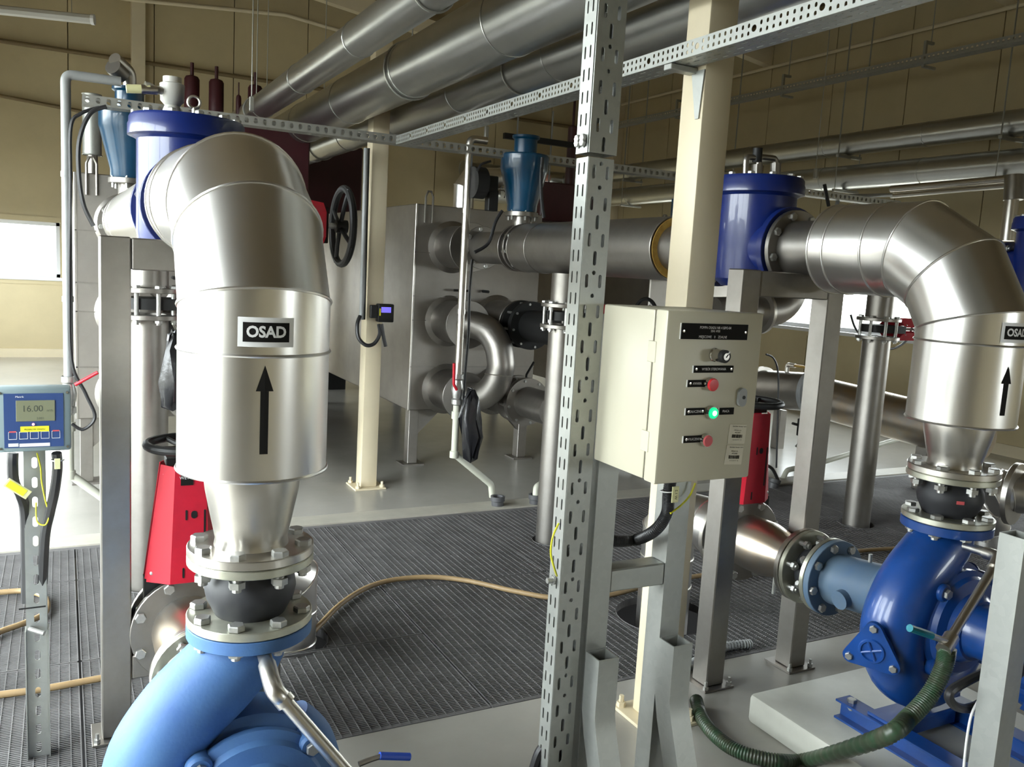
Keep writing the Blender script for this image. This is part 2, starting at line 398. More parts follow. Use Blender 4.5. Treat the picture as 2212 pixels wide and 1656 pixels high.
# ceiling: two sheet slopes in bays with purlins
bm = B(); cz = struct('ceiling', box(bm, (XRIDGE-.1, YB, ZR+.02), (XRIDGE+.1, YF, ZR+.06)), CEIL)
for (xa, xb) in ((XL-.15, XRIDGE), (XRIDGE, XR+.15)):
    bm = B(); za, zb = roofz(max(xa, XL)), roofz(min(xb, XR))
    vs = [(xa, YB-.15, za), (xb, YB-.15, zb), (xb, YF+.15, zb), (xa, YF+.15, za)]
    a = [bm.verts.new(v) for v in vs]; b = [bm.verts.new((v[0], v[1], v[2]+.08)) for v in vs]
    bm.faces.new(a); bm.faces.new(b[::-1])
    for k in range(4): bm.faces.new((a[k], a[(k+1) % 4], b[(k+1) % 4], b[k]))
    struct('roof_sheet', bm, CEIL, cz)
def slopebox(bm, x0, x1, y0, y1, dz, h):
    z0, z1 = roofz(x0)-dz, roofz(x1)-dz
    a = [bm.verts.new(p) for p in ((x0, y0, z0), (x1, y0, z1), (x1, y1, z1), (x0, y1, z0))]; b = [bm.verts.new((v.co.x, v.co.y, v.co.z-h)) for v in a]
    bm.faces.new(a); bm.faces.new(b[::-1])
    for k in range(4): bm.faces.new((a[k], a[(k+1) % 4], b[(k+1) % 4], b[k]))
for x in [XL+.9+k*1.35 for k in range(9)]:
    if x > XR-.3: break
    bm = B(); box(bm, (x-.03, YB, roofz(x)-.14), (x+.03, YF, roofz(x)-.002)); struct('purlin', bm, CEIL, cz)
k = 0
for y in (2.4, 5.85, 9.3, 12.75):
    bm = B(); slopebox(bm, XL, XRIDGE, y-.07, y+.07, .14, .24); slopebox(bm, XRIDGE, XR, y-.07, y+.07, .14, .24); struct('rafter', bm, CREAM, cz)
# dark ridge vents
for (x, y) in ((1.9, 7.9), (2.2, 6.9)):
    bm = B(); z = roofz(x)-.16; box(bm, (x-.3, y-.3, z-.02), (x+.3, y+.3, z)); o = struct('vent_grille', bm, FELT, cz)
# wall columns and rails on the far and right wall
for i, x in enumerate((.98, 4.6)):
    bm = B(); box(bm, (x-.09, YF-.2, 0), (x+.09, YF-.002, roofz(x)-.3), .006); struct('trim_%d' % (i+1), bm, CREAM)
for i, y in enumerate((2.4, 12.75)):
    bm = B(); box(bm, (XR-.2, y-.09, 0), (XR-.002, y+.09, ZE-.3), .006); struct('trim_%d' % (i+3), bm, CREAM)
bm = B(); box(bm, (XR-.03, YB, .0), (XR-.001, YF, .12)); struct('baseboard_right', bm, CREAM)
bm = B(); box(bm, (XL, YF-.03, .0), (XR, YF-.001, .12)); struct('baseboard_far', bm, CREAM)
# ------------------------------------------------------------------ floor gratings (panels of bearing bars and cross rods)
def grating(x0, x1, y0, y1, holes=()):
    t = T('floor_grating', '', 'grating', (x0, y0, -.03), 'floor gratings over the pipe pit')
    def segs(a, b, fixed, isx):
        s = [(a, b)]
        for (hx, hy, hr) in holes:
            d = fixed-(hy if isx else hx); c = hx if isx else hy
            if abs(d) < hr:
                w = sqrt(hr*hr-d*d); n = []
                for p, q in s:
                    if q <= c-w or p >= c+w: n.append((p, q)); continue
                    if p < c-w: n.append((p, c-w))
                    if q > c+w: n.append((c+w, q))
                s = n
        return s
    bm = B(); g = .004
    box(bm, (x0+g, y0+g, -.03), (x0+g+.004, y1-g, 0)); box(bm, (x1-g-.004, y0+g, -.03), (x1-g, y1-g, 0))
    box(bm, (x0+g, y0+g, -.03), (x1-g, y0+g+.004, 0)); box(bm, (x0+g, y1-g-.004, -.03), (x1-g, y1-g, 0)); t.part('frame', bm, GRATE, smooth=0)
    def bar(bm, lo, hi):   # open-bottom bar: top and two sides
        v = [bm.verts.new(p) for p in ((lo[0], lo[1], hi[2]), (hi[0], lo[1], hi[2]), (hi[0], hi[1], hi[2]), (lo[0], hi[1], hi[2]), (lo[0], lo[1], lo[2]), (hi[0], lo[1], lo[2]), (hi[0], hi[1], lo[2]), (lo[0], hi[1], lo[2]))]
        for f in ((0, 1, 2, 3), (0, 4, 5, 1), (1, 5, 6, 2), (2, 6, 7, 3), (3, 7, 4, 0)): bm.faces.new([v[i] for i in f])
    bm = B(); n = round((x1-x0)/.0345)
    for k in range(1, n):
        x = x0+(x1-x0)*k/n
        for p, q in segs(y0+g, y1-g, x, False): bar(bm, (x-.0017, p, -.029), (x+.0017, q, -.0005))
    t.part('bearing_bars', bm, GRATE, kind='stuff', smooth=0)
    bm = B(); n = round((y1-y0)/.0115)
    for k in range(1, n):
        y = y0+(y1-y0)*k/n
        for p, q in segs(x0+g, x1-g, y, True): bar(bm, (p, y-.0024, -.020), (q, y+.0024, -.0015))
    t.part('cross_bars', bm, GRATE, kind='stuff', smooth=0)
    for hx, hy, hr in holes:
        if not (x0-hr < hx < x1+hr and y0-hr < hy < y1+hr): continue
        M = 40; ok = []
        for k in range(M):
            a = 2*pi*k/M; p = (hx+hr*cos(a), hy+hr*sin(a)); ok.append(p if x0+g < p[0] < x1-g and y0+g < p[1] < y1-g else None)
        st = next((k for k in range(M) if ok[k-1] is None and ok[k]), 0); run = []
        def emit(run):
            if len(run) < 2: return
            bm = B(); v = [(bm.verts.new((p[0], p[1], .002)), bm.verts.new((p[0], p[1], -.035))) for p in run]
            for i in range(len(v)-1): bm.faces.new((v[i][0], v[i+1][0], v[i+1][1], v[i][1]))
            t.part('hole_rim', bm, GRATE, smooth=0)
        for k in range(M+1):
            p = ok[(st+k) % M]
            if p: run.append(p)
            else: emit(run); run = []
        emit(run)
    return t
HL = (.83, 3.45, .165); HR = (2.55, 3.12, .23)
cols = [(GX0, -1.85), (-1.85, -.90), (-.90, .045), (.045, .72), (.72, 1.392), (1.392, 2.30), (2.30, 3.2), (3.2, 4.1), (4.1, 5.0), (5.0, 5.9), (5.9, 6.65), (6.65, GX1)]
nx = 0
where = ['outermost left', 'under the flow meter post side', 'left of the hose loop', 'beside the left pipe stand', 'beside the riser hole near the faded pump', 'behind the slotted post', 'around the wide riser hole', 'behind the glossy blue pump', 'right of the glossy blue pump', 'at the far right', 'in the far right bay', 'along the right edge']
for i, (a, b) in enumerate(cols):
    ys = [GY0+.002, 3.54 if i < 4 else 3.32, 4.46, GY1-.037] if i < 5 else [GY0+.002, 3.84, GY1-.037]
    for j, (p, q) in enumerate(zip(ys, ys[1:])):
        t = grating(a, b, p, q, [h for h in (HL, HR, (2.6, 4.3, .11), (.35, 4.3, .11), (4.86, 3.97, .12)) if a-h[2] < h[0] < b+h[2] and p-h[2] < h[1] < q+h[2]])
        t.o['label'] = 'dark steel floor grating panel %s, %s' % (where[i], ['nearest row', 'far row' if len(ys) == 3 else 'middle row', 'farthest row'][j])
# ------------------------------------------------------------------ generic piping pieces
def mitre(t, pts, r, beads=None, n=48, m=ALU, name='jacket_segment', hem=True):
    pts = [Vector(p) for p in pts]; D = [(b-a).normalized() for a, b in zip(pts, pts[1:])]
    x, y, _ = frame(D[0]); rings = []; fr = []
    for i, d in enumerate(D):
        if i: q = D[i-1].rotation_difference(d); x = q @ x; y = q @ y
        fr.append((x.copy(), y.copy()))
    def rg(i, seg):
        nn = D[0] if i == 0 else D[-1] if i == len(D) else (D[i-1]+D[i]).normalized()
        x, y = fr[seg]; d = D[seg]; out = []
        for k in range(n):
            e = (x*cos(2*pi*k/n)+y*sin(2*pi*k/n))*r; out.append(pts[i]+e-d*(e.dot(nn)/d.dot(nn)))
        return out
    for s in range(len(D)):
        bm = B(); a = [bm.verts.new(p) for p in rg(s, s)]; b = [bm.verts.new(p) for p in rg(s+1, s)]
        for k in range(n): bm.faces.new((a[k], b[k], b[(k+1) % n], a[(k+1) % n]))
        if s == 0: bm.faces.new(a[::-1])
        if s == len(D)-1: bm.faces.new(b)
        t.part(name, bm, m)
    for i in range(len(pts)):
        if beads and not beads[i]: continue
        loop = rg(i, min(i, len(D)-1)); c = pts[i]; bm = B(); prev = None; rr = []
        nn = (D[0] if i == 0 else D[-1] if i == len(D) else (D[i-1]+D[i])).normalized()
        for p in loop:
            e = (p-c).normalized(); rr.append([bm.verts.new(p+e*(.0035*cos(2*pi*j/6)+.001)+nn*.004*sin(2*pi*j/6)) for j in range(6)])
        for k in range(n):
            a, b = rr[k], rr[(k+1) % n]
            for j in range(6): bm.faces.new((a[j], b[j], b[(j+1) % 6], a[(j+1) % 6]))
        t.part('seam_bead', bm, m)
def bellows(c, d, L, r, label, tname='rubber_expansion_joint', mark=False, R=.1425, nb=8, group=None, a0=.2):
    """rubber compensator with its two zinc backing flanges, from c along d over length L (incl. flanges)"""
    c = Vector(c); d = Vector(d).normalized(); th = .020
    t = T(tname, label, 'expansion joint', c, group)
    t.part('rubber_bellows', lathe(B(), [(r*.98, th*.2), (r*1.05, th), (r*1.28, L*.36), (r*1.33, L*.5), (r*1.27, L*.64), (r*1.03, L-th), (r*.98, L-th*.2)], c, d, 40), RUBBER)
    f1 = t.part('flange', disc(B(), c, d, R, th, r*.98), ZINC); f2 = t.part('flange', disc(B(), c+d*(L-th), d, R, th, r*.98), ZINC)
    return t
def knife_valve(name, label, c, flow, stem, s=1., wheel=True, guard=True, g=None, hwl=.62, text=None, wr_=.125):
    """knife gate valve. flow axis, stem direction"""
    c = Vector(c); f = Vector(flow).normalized(); st = Vector(stem).normalized(); side = f.cross(st)
    M = Matrix((side, f, st)).transposed().to_4x4(); M.translation = c
    t = T(name, label, 'valve', c, g)
    def bx(lo, hi, bev=.003): return box(B(), lo, hi, bev, 1, M)
    bm = B(); prism(bm, [(.135*s*cos(a), .135*s*sin(a)) for a in [pi*(1+k/14) for k in range(15)]]+[(.135*s, .18*s), (-.135*s, .18*s)], (0, 0, 0), (0, 0, 1), .05, mtx=M @ Matrix(((1, 0, 0, 0), (0, 0, -1, .025), (0, 1, 0, 0), (0, 0, 0, 1)))); t.part('valve_body', bm, BLACK)
    if guard:
        # tapered folded guard: wide at the body, narrow at the top, with side flanks
        w0, w1, z0, z1, dp = .135*s, .085*s, .17*s, .56*s, .055
        for sg in (1, -1):
            bm = B()
            prof0 = [(-w0, 0), (-w0*.45, -dp), (w0*.45, -dp), (w0, 0)]; prof1 = [(-w1, 0), (-w1*.55, -dp), (w1*.55, -dp), (w1, 0)]
            a = [bm.verts.new(M @ Vector((x, sg*(y-.02), z0))) for x, y in prof0]; b = [bm.verts.new(M @ Vector((x, sg*(y-.02), z1))) for x, y in prof1]
            a2 = [bm.verts.new(M @ Vector((x*.97, sg*(y-.017), z0))) for x, y in prof0]; b2 = [bm.verts.new(M @ Vector((x*.97, sg*(y-.017), z1))) for x, y in prof1]
            for k in range(3): bm.faces.new((a[k], a[k+1], b[k+1], b[k])); bm.faces.new((a2[k+1], a2[k], b2[k], b2[k+1])); bm.faces.new((a[k], a2[k], a2[k+1], a[k+1])); bm.faces.new((b[k], b[k+1], b2[k+1], b2[k]))
            bm.faces.new((a[0], b[0], b2[0], a2[0])); bm.faces.new((a[3], a2[3], b2[3], b[3]))
            gp = t.part('guard', bm, RED, smooth=20)
            for (x, z) in ((-w0*.82, z0+.03), (w0*.82, z0+.03), (-w1*.84, z1-.03), (w1*.84, z1-.03)):
                bm = B(); lathe(bm, [(.009, 0), (.008, .004), (.004, .007), (0, .008)], M @ Vector((x, -sg*.03, z)), -f*sg if sg > 0 else f, 12); t.part('screw', bm, BOLT)
            if sg > 0:
                bm = B(); prism(bm, slotpoly(-.012*s, .40*s, .006, .034), (0, 0, 0), (0, 0, 1), .001, mtx=M @ Matrix(((1, 0, 0, 0), (0, 0, -1, -.0755), (0, 1, 0, 0), (0, 0, 0, 1))))
                prism(bm, slotpoly(.012*s, .40*s, .019, .026), (0, 0, 0), (0, 0, 1), .001, mtx=M @ Matrix(((1, 0, 0, 0), (0, 0, -1, -.0755), (0, 1, 0, 0), (0, 0, 0, 1))))
                prism(bm, slotpoly(.045*s, .33*s, .006, .17), (0, 0, 0), (0, 0, 1), .001, mtx=M @ Matrix(((1, 0, 0, 0), (0, 0, -1, -.0755), (0, 1, 0, 0), (0, 0, 0, 1))))
                prism(bm, slotpoly(-.02*s, .205*s, .006, .035), (0, 0, 0), (0, 0, 1), .001, mtx=M @ Matrix(((1, 0, 0, 0), (0, 0, -1, -.0755), (0, 1, 0, 0), (0, 0, 0, 1))))
                t.part('guard_slots', bm, BLACK)
        if text:
            N = M @ Matrix(((1, 0, 0, 0), (0, 0, -1, -.0765), (0, 1, 0, 0), (0, 0, 0, 1)))
            bm = B(); prism(bm, [(-.030, .500*s), (.008, .500*s), (.008, .536*s), (-.030, .536*s)], (0, 0, 0), (0, 0, 1), .001, mtx=N); pl = t.part('name_plate', bm, BLKL)
            bm = B(); addtext(bm, text, .014, N @ Matrix.Translation((-.019, .525*s, .0016))); t.part('lettering', bm, WHITE, parent=pl, smooth=0)
    t.part('stem', cyl(B(), c+st*.1*s, c+st*(hwl*s+.02), .012*s, 12), BOLT)
    t.part('yoke', box(B(), (-.07*s, -.03, .555*s), (.07*s, .03, .58*s), .003, 1, M), BLACK)
    if wheel:
        wc = c+st*hwl*s; hw = t.part('handwheel', ring(B(), wc, st, wr_, .0145*s, 40, 10), BLACK)
        bm = B(); x, y, _ = frame(st)
        for k in range(4): a = 2*pi*k/4+.5; tube(bm, [wc-st*.01, wc+(x*cos(a)+y*sin(a))*wr_*.5*s-st*.008, wc+(x*cos(a)+y*sin(a))*(wr_-.004)*s], .009*s, 8)
        t.part('spokes', bm, BLACK, parent=hw); t.part('hub', cyl(B(), wc-st*.03, wc+st*.02, .026*s, 16), BLACK, parent=hw)
    return t
def flanged(t, c, d, r, th, bore, m, n=8, br=.008, a0=.2, bolt_R=None, stem=.05, label=None):
    f = t.part('flange', disc(B(), c, d, r, th, bore), m, label=label)
    if n: bolts(t, Vector(c)-Vector(d).normalized()*.0, -Vector(d), bolt_R or r*.84, n, br, stem, a0, f)
    return f
def decal_cyl(bm, poly, cx, cy, r, ang, z):
    """polygon (u right, v up) bent round a vertical cylinder, centred at angle ang (deg) and height z"""
    A = radians(ang); n = 1
    vs = [bm.verts.new((cx+r*cos(A+u/r), cy+r*sin(A+u/r), z+v)) for u, v in poly]; bm.faces.new(vs)
def osad_label(t, cx, cy, r, ang, z, w=.116, h=.062):
    for (ww, hh, m, dr, nm) in ((w, h, WHITE, .0012, 'label_border'), (w*.82, h*.66, BLKL, .0018, 'label_field')):
        bm = B(); K = 10; A = radians(ang)
        for k in range(K):
            u0, u1 = -ww/2+ww*k/K, -ww/2+ww*(k+1)/K
            bm.faces.new([bm.verts.new((cx+(r+dr)*cos(A+u/r), cy+(r+dr)*sin(A+u/r), z+v)) for u, v in ((u0, -hh/2), (u1, -hh/2), (u1, hh/2), (u0, hh/2))])
        bmesh.ops.remove_doubles(bm, verts=bm.verts, dist=1e-5); t.part(nm, bm, m)
    bm = B(); A = radians(ang)
    BOLD[0] = .0011; addtext(bm, 'OSAD', h*.52, None, sx=.93, warp=lambda p: Vector((cx+(r+.0026)*cos(A+p.x/r), cy+(r+.0026)*sin(A+p.x/r), z+p.y)))
    BOLD[0] = 0; t.part('lettering', bm, WHITE, smooth=0)
def arrow(t, cx, cy, r, ang, z0, z1, w=.017, hw=.036, hh=.055):
    bm = B()
    A = radians(ang); f = lambda u, z: (cx+(r+.0015)*cos(A+u/r), cy+(r+.0015)*sin(A+u/r), z)
    for P4 in ([(-w/2, z0), (0, z0), (0, z1-hh), (-w/2, z1-hh)], [(0, z0), (w/2, z0), (w/2, z1-hh), (0, z1-hh)], [(-hw/2, z1-hh), (0, z1-hh), (0, z1)], [(0, z1-hh), (hw/2, z1-hh), (0, z1)]):
        bm.faces.new([bm.verts.new(f(u, z)) for u, z in P4])
    t.part('arrow', bm, BLKL)
# ------------------------------------------------------------------ pumping units
def unit(u):
    cx, cy, ZC, R, r = u['x'], u['y'], 1.75, .23, .165; ZE_ = u.get('zc', 1.75)
    X, Yv = cx, u['vy']; nm = u['nm']
    # --- jacketed discharge pipe with mitred bend
    t = T('insulated_discharge_pipe', u['pipe_label'], 'pipe', (cx, cy, u['jb']))
    L = R/1.366; zC = ZE_-R; P1 = Vector((cx, cy, zC)); P2 = P1+Vector((0, .5*L, .866*L)); P3 = P2+Vector((0, .866*L, .5*L))
    ye = u['ye']
    pts = [(cx, cy, u['jb']), (cx, cy, u['bead']), P1, P2, P3]
    extra = u.get('hb', []); pts += [(cx, y, ZE_+(ZC-ZE_)*(y-cy-R)/(ye-cy-R)) for y in extra] + [(cx, ye, ZC)]
    mitre(t, pts, r)
    t.part('steel_pipe', cyl(B(), (cx, ye-.01, ZC), (cx, Yv-.25, ZC), .112, 36), STEELD)
    flanged(t, (cx, Yv-.252, ZC), (0, 1, 0), .155, .022, .10, STEELD, 8, .009, .3, .132, .06)
    ft = u['ft']
    t.part('reducer', lathe(B(), [(.108, u['jb']+.01), (.109, u['jb']-.015), (.104, u['jb']-.3*(u['jb']-ft)), (.090, u['jb']-.68*(u['jb']-ft)), (.081, ft+.016), (.084, ft)], (cx, cy, 0), (0, 0, 1), 40), STEEL)
    f = t.part('flange', disc(B(), (cx, cy, ft-.021), (0, 0, 1), .1425, .021, .07), STEEL)
    bolts(t, (cx, cy, ft), (0, 0, 1), .120, 8, .0105, .075, .35, f)
    if u.get('osad'):
        osad_label(t, cx, cy, r, *u['osad']); arrow(t, cx, cy, r, *u['arrow'])
    # --- rubber joint
    bl = ft-.022-u['pf']
    b = bellows((cx, cy, ft-.022), (0, 0, -1), bl, .078, u['joint_label'])
    bolts(b, (cx, cy, u['pf']+.021), (0, 0, 1), .120, 8, .0105, .07, .35)
    if u.get('mark'):
        bm = B(); A = radians(-125); decal_cyl(bm, [(-.012, -.005), (.012, -.005), (.012, .006), (-.012, .006)], cx, cy, .106, -128, u['pf']+bl*.5); b.part('red_mark', bm, REDP)
    # --- check valve body with lid
    m = NAVY; c = T('check_valve', u['vessel_label'], 'valve', (cx, Yv, ZC-.16))
    c.part('valve_body', lathe(B(), [(0, 1.585), (.12, 1.59), (.155, 1.62), (.162, 1.66), (.162, 1.965), (.178, 1.975)], (cx, Yv, 0), (0, 0, 1), 48), m)
    ld = c.part('lid', lathe(B(), [(.0, 1.973), (.176, 1.973), (.190, 1.978), (.190, 2.012), (.186, 2.02), (.186, 2.035), (.180, 2.045), (.0, 2.050)], (cx, Yv, 0), (0, 0, 1), 48), m)
    bolts(c, (cx, Yv, 2.046), (0, 0, 1), .165, 12, .008, .05, .1, ld)
    bm = B(); lathe(bm, [(.125, -.21), (.125, .21)], (cx, Yv, ZC), (0, 1, 0), 40); disc(bm, (cx, Yv-.225, ZC), (0, 1, 0), .168, .03, .1); disc(bm, (cx, Yv+.2, ZC), (0, 1, 0), .168, .03, .1)
    fl = c.part('body_flanges', bm, m); bolts(c, (cx, Yv+.232, ZC), (0, 1, 0), .145, 8, .009, .06, .3, fl); 
    # --- second jacketed run to the tank
    j = T('insulated_inlet_pipe', u['inlet_label'], 'pipe', (cx, u['j0'], ZC-.16)); tx = u['tx']
    y0, y1 = u['j0'], u['j1']; xs = lambda y: cx+(tx-cx)*(y-Yv)/(6.33-Yv)
    mitre(j, [(xs(y0), y0, ZC), (xs(y1-.25), y1-.25, ZC), (xs(y1), y1, ZC)], .155, [1, 1, 1], m=ALU if nm == 1 else STEELD)
    j.part('foam_end', disc(B(), (xs(y0), y0-.003, ZC), (0, -1, 0), .150, .003, .0), FOAM)
    j.part('steel_pipe', cyl(B(), (cx, Yv+.24, ZC), (xs(y1+.75), y1+.75, ZC), .112, 32), STEELD)
    flanged(j, (xs(y1+.06), y1+.06, ZC), (0, 1, 0), .155, .022, .1, STEELD, 8, .009, .2, .133, .05)
    flanged(j, (xs(y1+.14), y1+.14, ZC), (0, 1, 0), .155, .022, .1, STEELD, 0)
    flanged(j, (xs(y1+.72), y1+.72, ZC), (0, 1, 0), .155, .02, .0, STEELD, 8, .009, .2, .133, .05)
    # --- welded pipe stand
    s = u['sx']; sy = u['sy']; st = T('pipe_stand', u['stand_label'], 'stand', (s[0], sy, 0))
    for x in s:
        st.part('leg', box(B(), (x, sy, .008), (x+.088, sy+.088, u['sz']), .004), STEELD)
        st.part('base_plate', box(B(), (x-.03, sy-.03, 0.0), (x+.118, sy+.118, .008), .001), STEELD)
        for q in ((x-.015, sy-.015), (x+.103, sy-.015)):
            st.part('anchor_bolt', lathe(B(), [(0, .04), (.006, .04), (.006, .022), (.011, .022), (.011, .008), (0, .008)], (q[0], q[1], 0), (0, 0, 1), 6), BOLT)
    st.part('crossbeam', box(B(), (s[0]+.09, sy+.001, u['sz']-.10), (s[1]-.002, sy+.087, u['sz']-.002), .004), STEELD)
    if u.get('low'): st.part('lower_crossbeam', box(B(), (s[0]+.09, sy+.001, .20), (s[1]-.002, sy+.087, .28), .004), STEELD)
    st.part('saddle', lathe(B(), [(.19, 0), (.19, .03), (.175, .03), (.175, 0), (.19, 0)], (cx, sy+.03, ZC), (0, 1, 0), 8), STEELD) if 0 else None
U1 = dict(zc=1.722, hb=[2.66], nm=1, x=.385, y=1.98, vy=3.2, jb=1.122, bead=1.392, ft=.938, pf=.754, ye=2.78, j0=3.45, j1=5.2, tx=.34, sx=(.100, .585), sy=2.9, sz=1.635, low=True,
    osad=(-93, 1.443), arrow=(-93.6, 1.184, 1.374),
    pipe_label='large insulated discharge pipe over the faded blue pump, wide mitred bend, OSAD label in full', joint_label='black rubber expansion joint on the faded blue pump', vessel_label='royal blue check valve with lid behind the bend of the left insulated pipe',
    inlet_label='shiny jacketed pipe run behind the left check valve', stand_label='brushed steel pipe stand at left beside the flow meter')
U2 = dict(nm=2, x=2.62, y=1.78, vy=2.82, jb=1.195, bead=1.455, ft=1.043, pf=.860, ye=2.36, hb=[2.12, 2.29], j0=3.36, j1=4.95, tx=2.72, sx=(2.245, 2.695), sy=2.45, sz=1.655, mark=True,
    osad=(-96, 1.498), arrow=(-102, 1.24, 1.395),
    pipe_label='insulated discharge pipe over the glossy blue pump, OSAD label cut at its right', joint_label='black rubber expansion joint with red mark above the glossy blue pump', vessel_label='royal blue check valve beside the cream column at right',
    inlet_label='dull jacketed pipe with yellow foam end between slotted post and cream column', stand_label='brushed steel pipe stand right of the control box')
U3 = dict(nm=3, x=4.72, y=1.78, vy=2.82, jb=1.175, bead=1.455, ft=1.043, pf=.860, ye=2.36, j0=3.36, j1=4.95, tx=4.9, sx=(4.4, 4.85), sy=2.45, sz=1.655,
    pipe_label='insulated discharge pipe of the third line, at the right edge', joint_label='black rubber expansion joint of the third line', vessel_label='royal blue check valve at the right edge behind the bend',
    inlet_label='jacketed pipe of the third line behind the right bend', stand_label='brushed steel pipe stand of the third line')
for u in (U1, U2, U3): unit(u)
# ------------------------------------------------------------------ pumps
def pump(cx, cy, zc, pf, m, label, suction_y, motor=True, wpath=None):
    t = T('sludge_pump', label, 'pump', (cx, cy, zc-.3))
    fl = t.part('discharge_flange', disc(B(), (cx, cy, pf-.03), (0, 0, 1), .1425, .03, .07), m)
    z = zc
    pth = [(0, pf-.02-z), (-.01, pf-.07-z), (-.06, .21), (-.14, .13), (-.195, .03), (-.205, -.06), (-.16, -.17), (-.06, -.235), (.05, -.235), (.14, -.17), (.185, -.08), (.19, .01), (.17, .08), (.13, .13)]
    if wpath: pth = [(a-cx, b-z) for a, b in wpath]
    path = catmull([(cx+a, cy, z+b) for a, b in pth], 5); n = len(path)
    rr = [.088, .094, .100, .102, .102, .100, .095, .090, .085, .078, .070, .062, .055, .045]
    rs = []
    for i in range(n):
        q = i/5; k = min(int(q), len(rr)-2); rs.append(rr[k]+(rr[k+1]-rr[k])*(q-k))
    t.part('volute', tube(B(), path, rs, 28), m, smooth=60)
    bm = B(); lathe(bm, [(0, -.075), (.15, -.075), (.20, -.05), (.205, .05), (.15, .075), (0, .075)], (cx, cy, z), (0, 1, 0), 48); t.part('casing', bm, m)
    # cover towards the motor with lugs
    bm = B(); lathe(bm, [(0, 0), (.175, 0), (.182, .008), (.182, .024), (.165, .034), (.158, .05), (.12, .058), (.10, .09), (0, .09)], (cx, cy-.07, z), (0, -1, 0), 48); cv = t.part('cover', bm, m)
    for k in range(4):
        a = radians(45+90*k); p = Vector((cx+.178*cos(a), cy-.085, z+.178*sin(a)))
        bm = B(); lathe(bm, [(0, -.03), (.030, -.03), (.030, .025), (.024, .032), (0, .032)], p, (0, -1, 0), 20); lg = t.part('lug', bm, m, parent=cv)
        bolts(t, p+Vector((0, -.033, 0)), (0, -1, 0), 0, 1, .009, .03, 0, lg)
    if motor:
        t.part('bearing_housing', lathe(B(), [(.10, .14), (.085, .17), (.085, .27), (.12, .30), (.125, .34), (0, .34)], (cx, cy, z), (0, -1, 0), 36), m)
        mb = t.part('motor', lathe(B(), [(0, .34), (.14, .34), (.155, .36), (.155, .75), (.14, .78), (0, .78)], (cx, cy, z), (0, -1, 0), 40), m)
        for k in range(24):
            a = 2*pi*k/24; c_, s_ = cos(a), sin(a)
            M = Matrix(((c_, 0, -s_, cx), (0, 1, 0, cy), (s_, 0, c_, z), (0, 0, 0, 1)))
            t.part('cooling_fin', box(B(), (.15, -.73, -.0022), (.178, -.39, .0022), 0, 1, M), m, parent=mb, smooth=0)
        if not wpath: t.part('terminal_box', box(B(), (cx+.02, cy-.62, z+.15), (cx+.14, cy-.46, z+.23), .006), m)
    # foot and skid
    bm = B(); prism(bm, [(-.12, -.30), (.12, -.30), (.09, -.12), (-.09, -.12)], (0, 0, 0), (0, 0, 1), .10, mtx=Matrix(((1, 0, 0, cx), (0, 0, -1, cy+.05), (0, 1, 0, z), (0, 0, 0, 1)))); t.part('foot', bm, m)
    zb = .172 if zc > .4 else .062
    for x in (cx-.20, cx+.16):
        bm = B(); box(bm, (x-.035, cy-.78, zb-.06), (x+.035, cy+.17, zb-.052), .001); box(bm, (x-.035, cy-.78, zb+.002), (x+.035, cy+.17, zb+.01), .001); box(bm, (x-.004, cy-.78, zb-.052), (x+.004, cy+.17, zb+.002)); t.part('skid_beam', bm, m)
    for y in (cy+.0, cy-.55):
        t.part('crossbeam', box(B(), (cx-.165, y-.04, zb-.045), (cx+.125, y+.04, zb+.008), .003), m)
        t.part('foot_plate', box(B(), (cx-.22, y-.05, zb+.0105), (cx+.2, y+.05, zb+.022), .002), m) if y == cy else None
    if motor: t.part('motor_foot', box(B(), (cx-.13, cy-.66, zb+.01), (cx+.13, cy-.44, z-.14), .01), m)
    bolts(t, (cx-.2, cy+.13, zb+.01), (0, 0, 1), 0, 1, .009, .03, 0)
    # hand-hole cover: triangular plate with a spoked opening, low on the volute
    d = Vector((-.86, -.42, -.12)).normalized(); p = Vector((cx-.215, cy-.035, z-.115)); p = Vector((cx-.275, cy-.0, z-.06))
    t.part('hand_hole_neck', cyl(B(), p-d*.04, p+d*.055, .058, 24), m)
    bm = B(); tri = []
    for k in range(3):
        aa = 2*pi*k/3+pi/2
        for j in range(-3, 4): b_ = aa+j*pi/9; tri.append((.072*cos(aa)+.026*cos(b_), .072*sin(aa)+.026*sin(b_)))
    q = p+d*.055; prism(bm, tri, q, d, .016); hc = t.part('hand_hole_cover', bm, m)
    t.part('cover_ring', ring(B(), q+d*.017, d, .036, .006, 28, 6), m, parent=hc)
    x_, y_, _ = frame(d); bm = B()
    for k in range(4): aa = pi/2*k+.4; cyl(bm, q+d*.018, q+d*.018+(x_*cos(aa)+y_*sin(aa))*.034, .005, 8)
    t.part('cover_ribs', bm, m, parent=hc)
    for k in range(3): aa = 2*pi*k/3+pi/2; bolts(t, q+d*.016+(x_*cos(aa)+y_*sin(aa))*.078, d, 0, 1, .007, .03, 0, hc)
    t.part('suction_neck', lathe(B(), [(.12, .05), (.118, .13), (.108, .16)], (cx, cy, z), (0, 1, 0), 36), m)
    return t
p1 = pump(.385, 1.98, .335, .752, BLUEF, 'faded light blue sludge pump with thick curved neck, at bottom left', 2.2, True, [(.385, .732), (.372, .685), (.315, .625), (.235, .545), (.175, .45), (.158, .335), (.195, .21), (.29, .125), (.41, .105), (.50, .15), (.545, .235), (.555, .33), (.535, .42), (.49, .485)])
p2 = pump(2.62, 1.78, .53, .858, BLUE, 'glossy deep blue sludge pump on the concrete plinth at lower right', 2.2)
p3 = pump(4.72, 1.78, .53, .858, BLUE, 'glossy blue sludge pump of the third line, outside the right edge', 2.2)
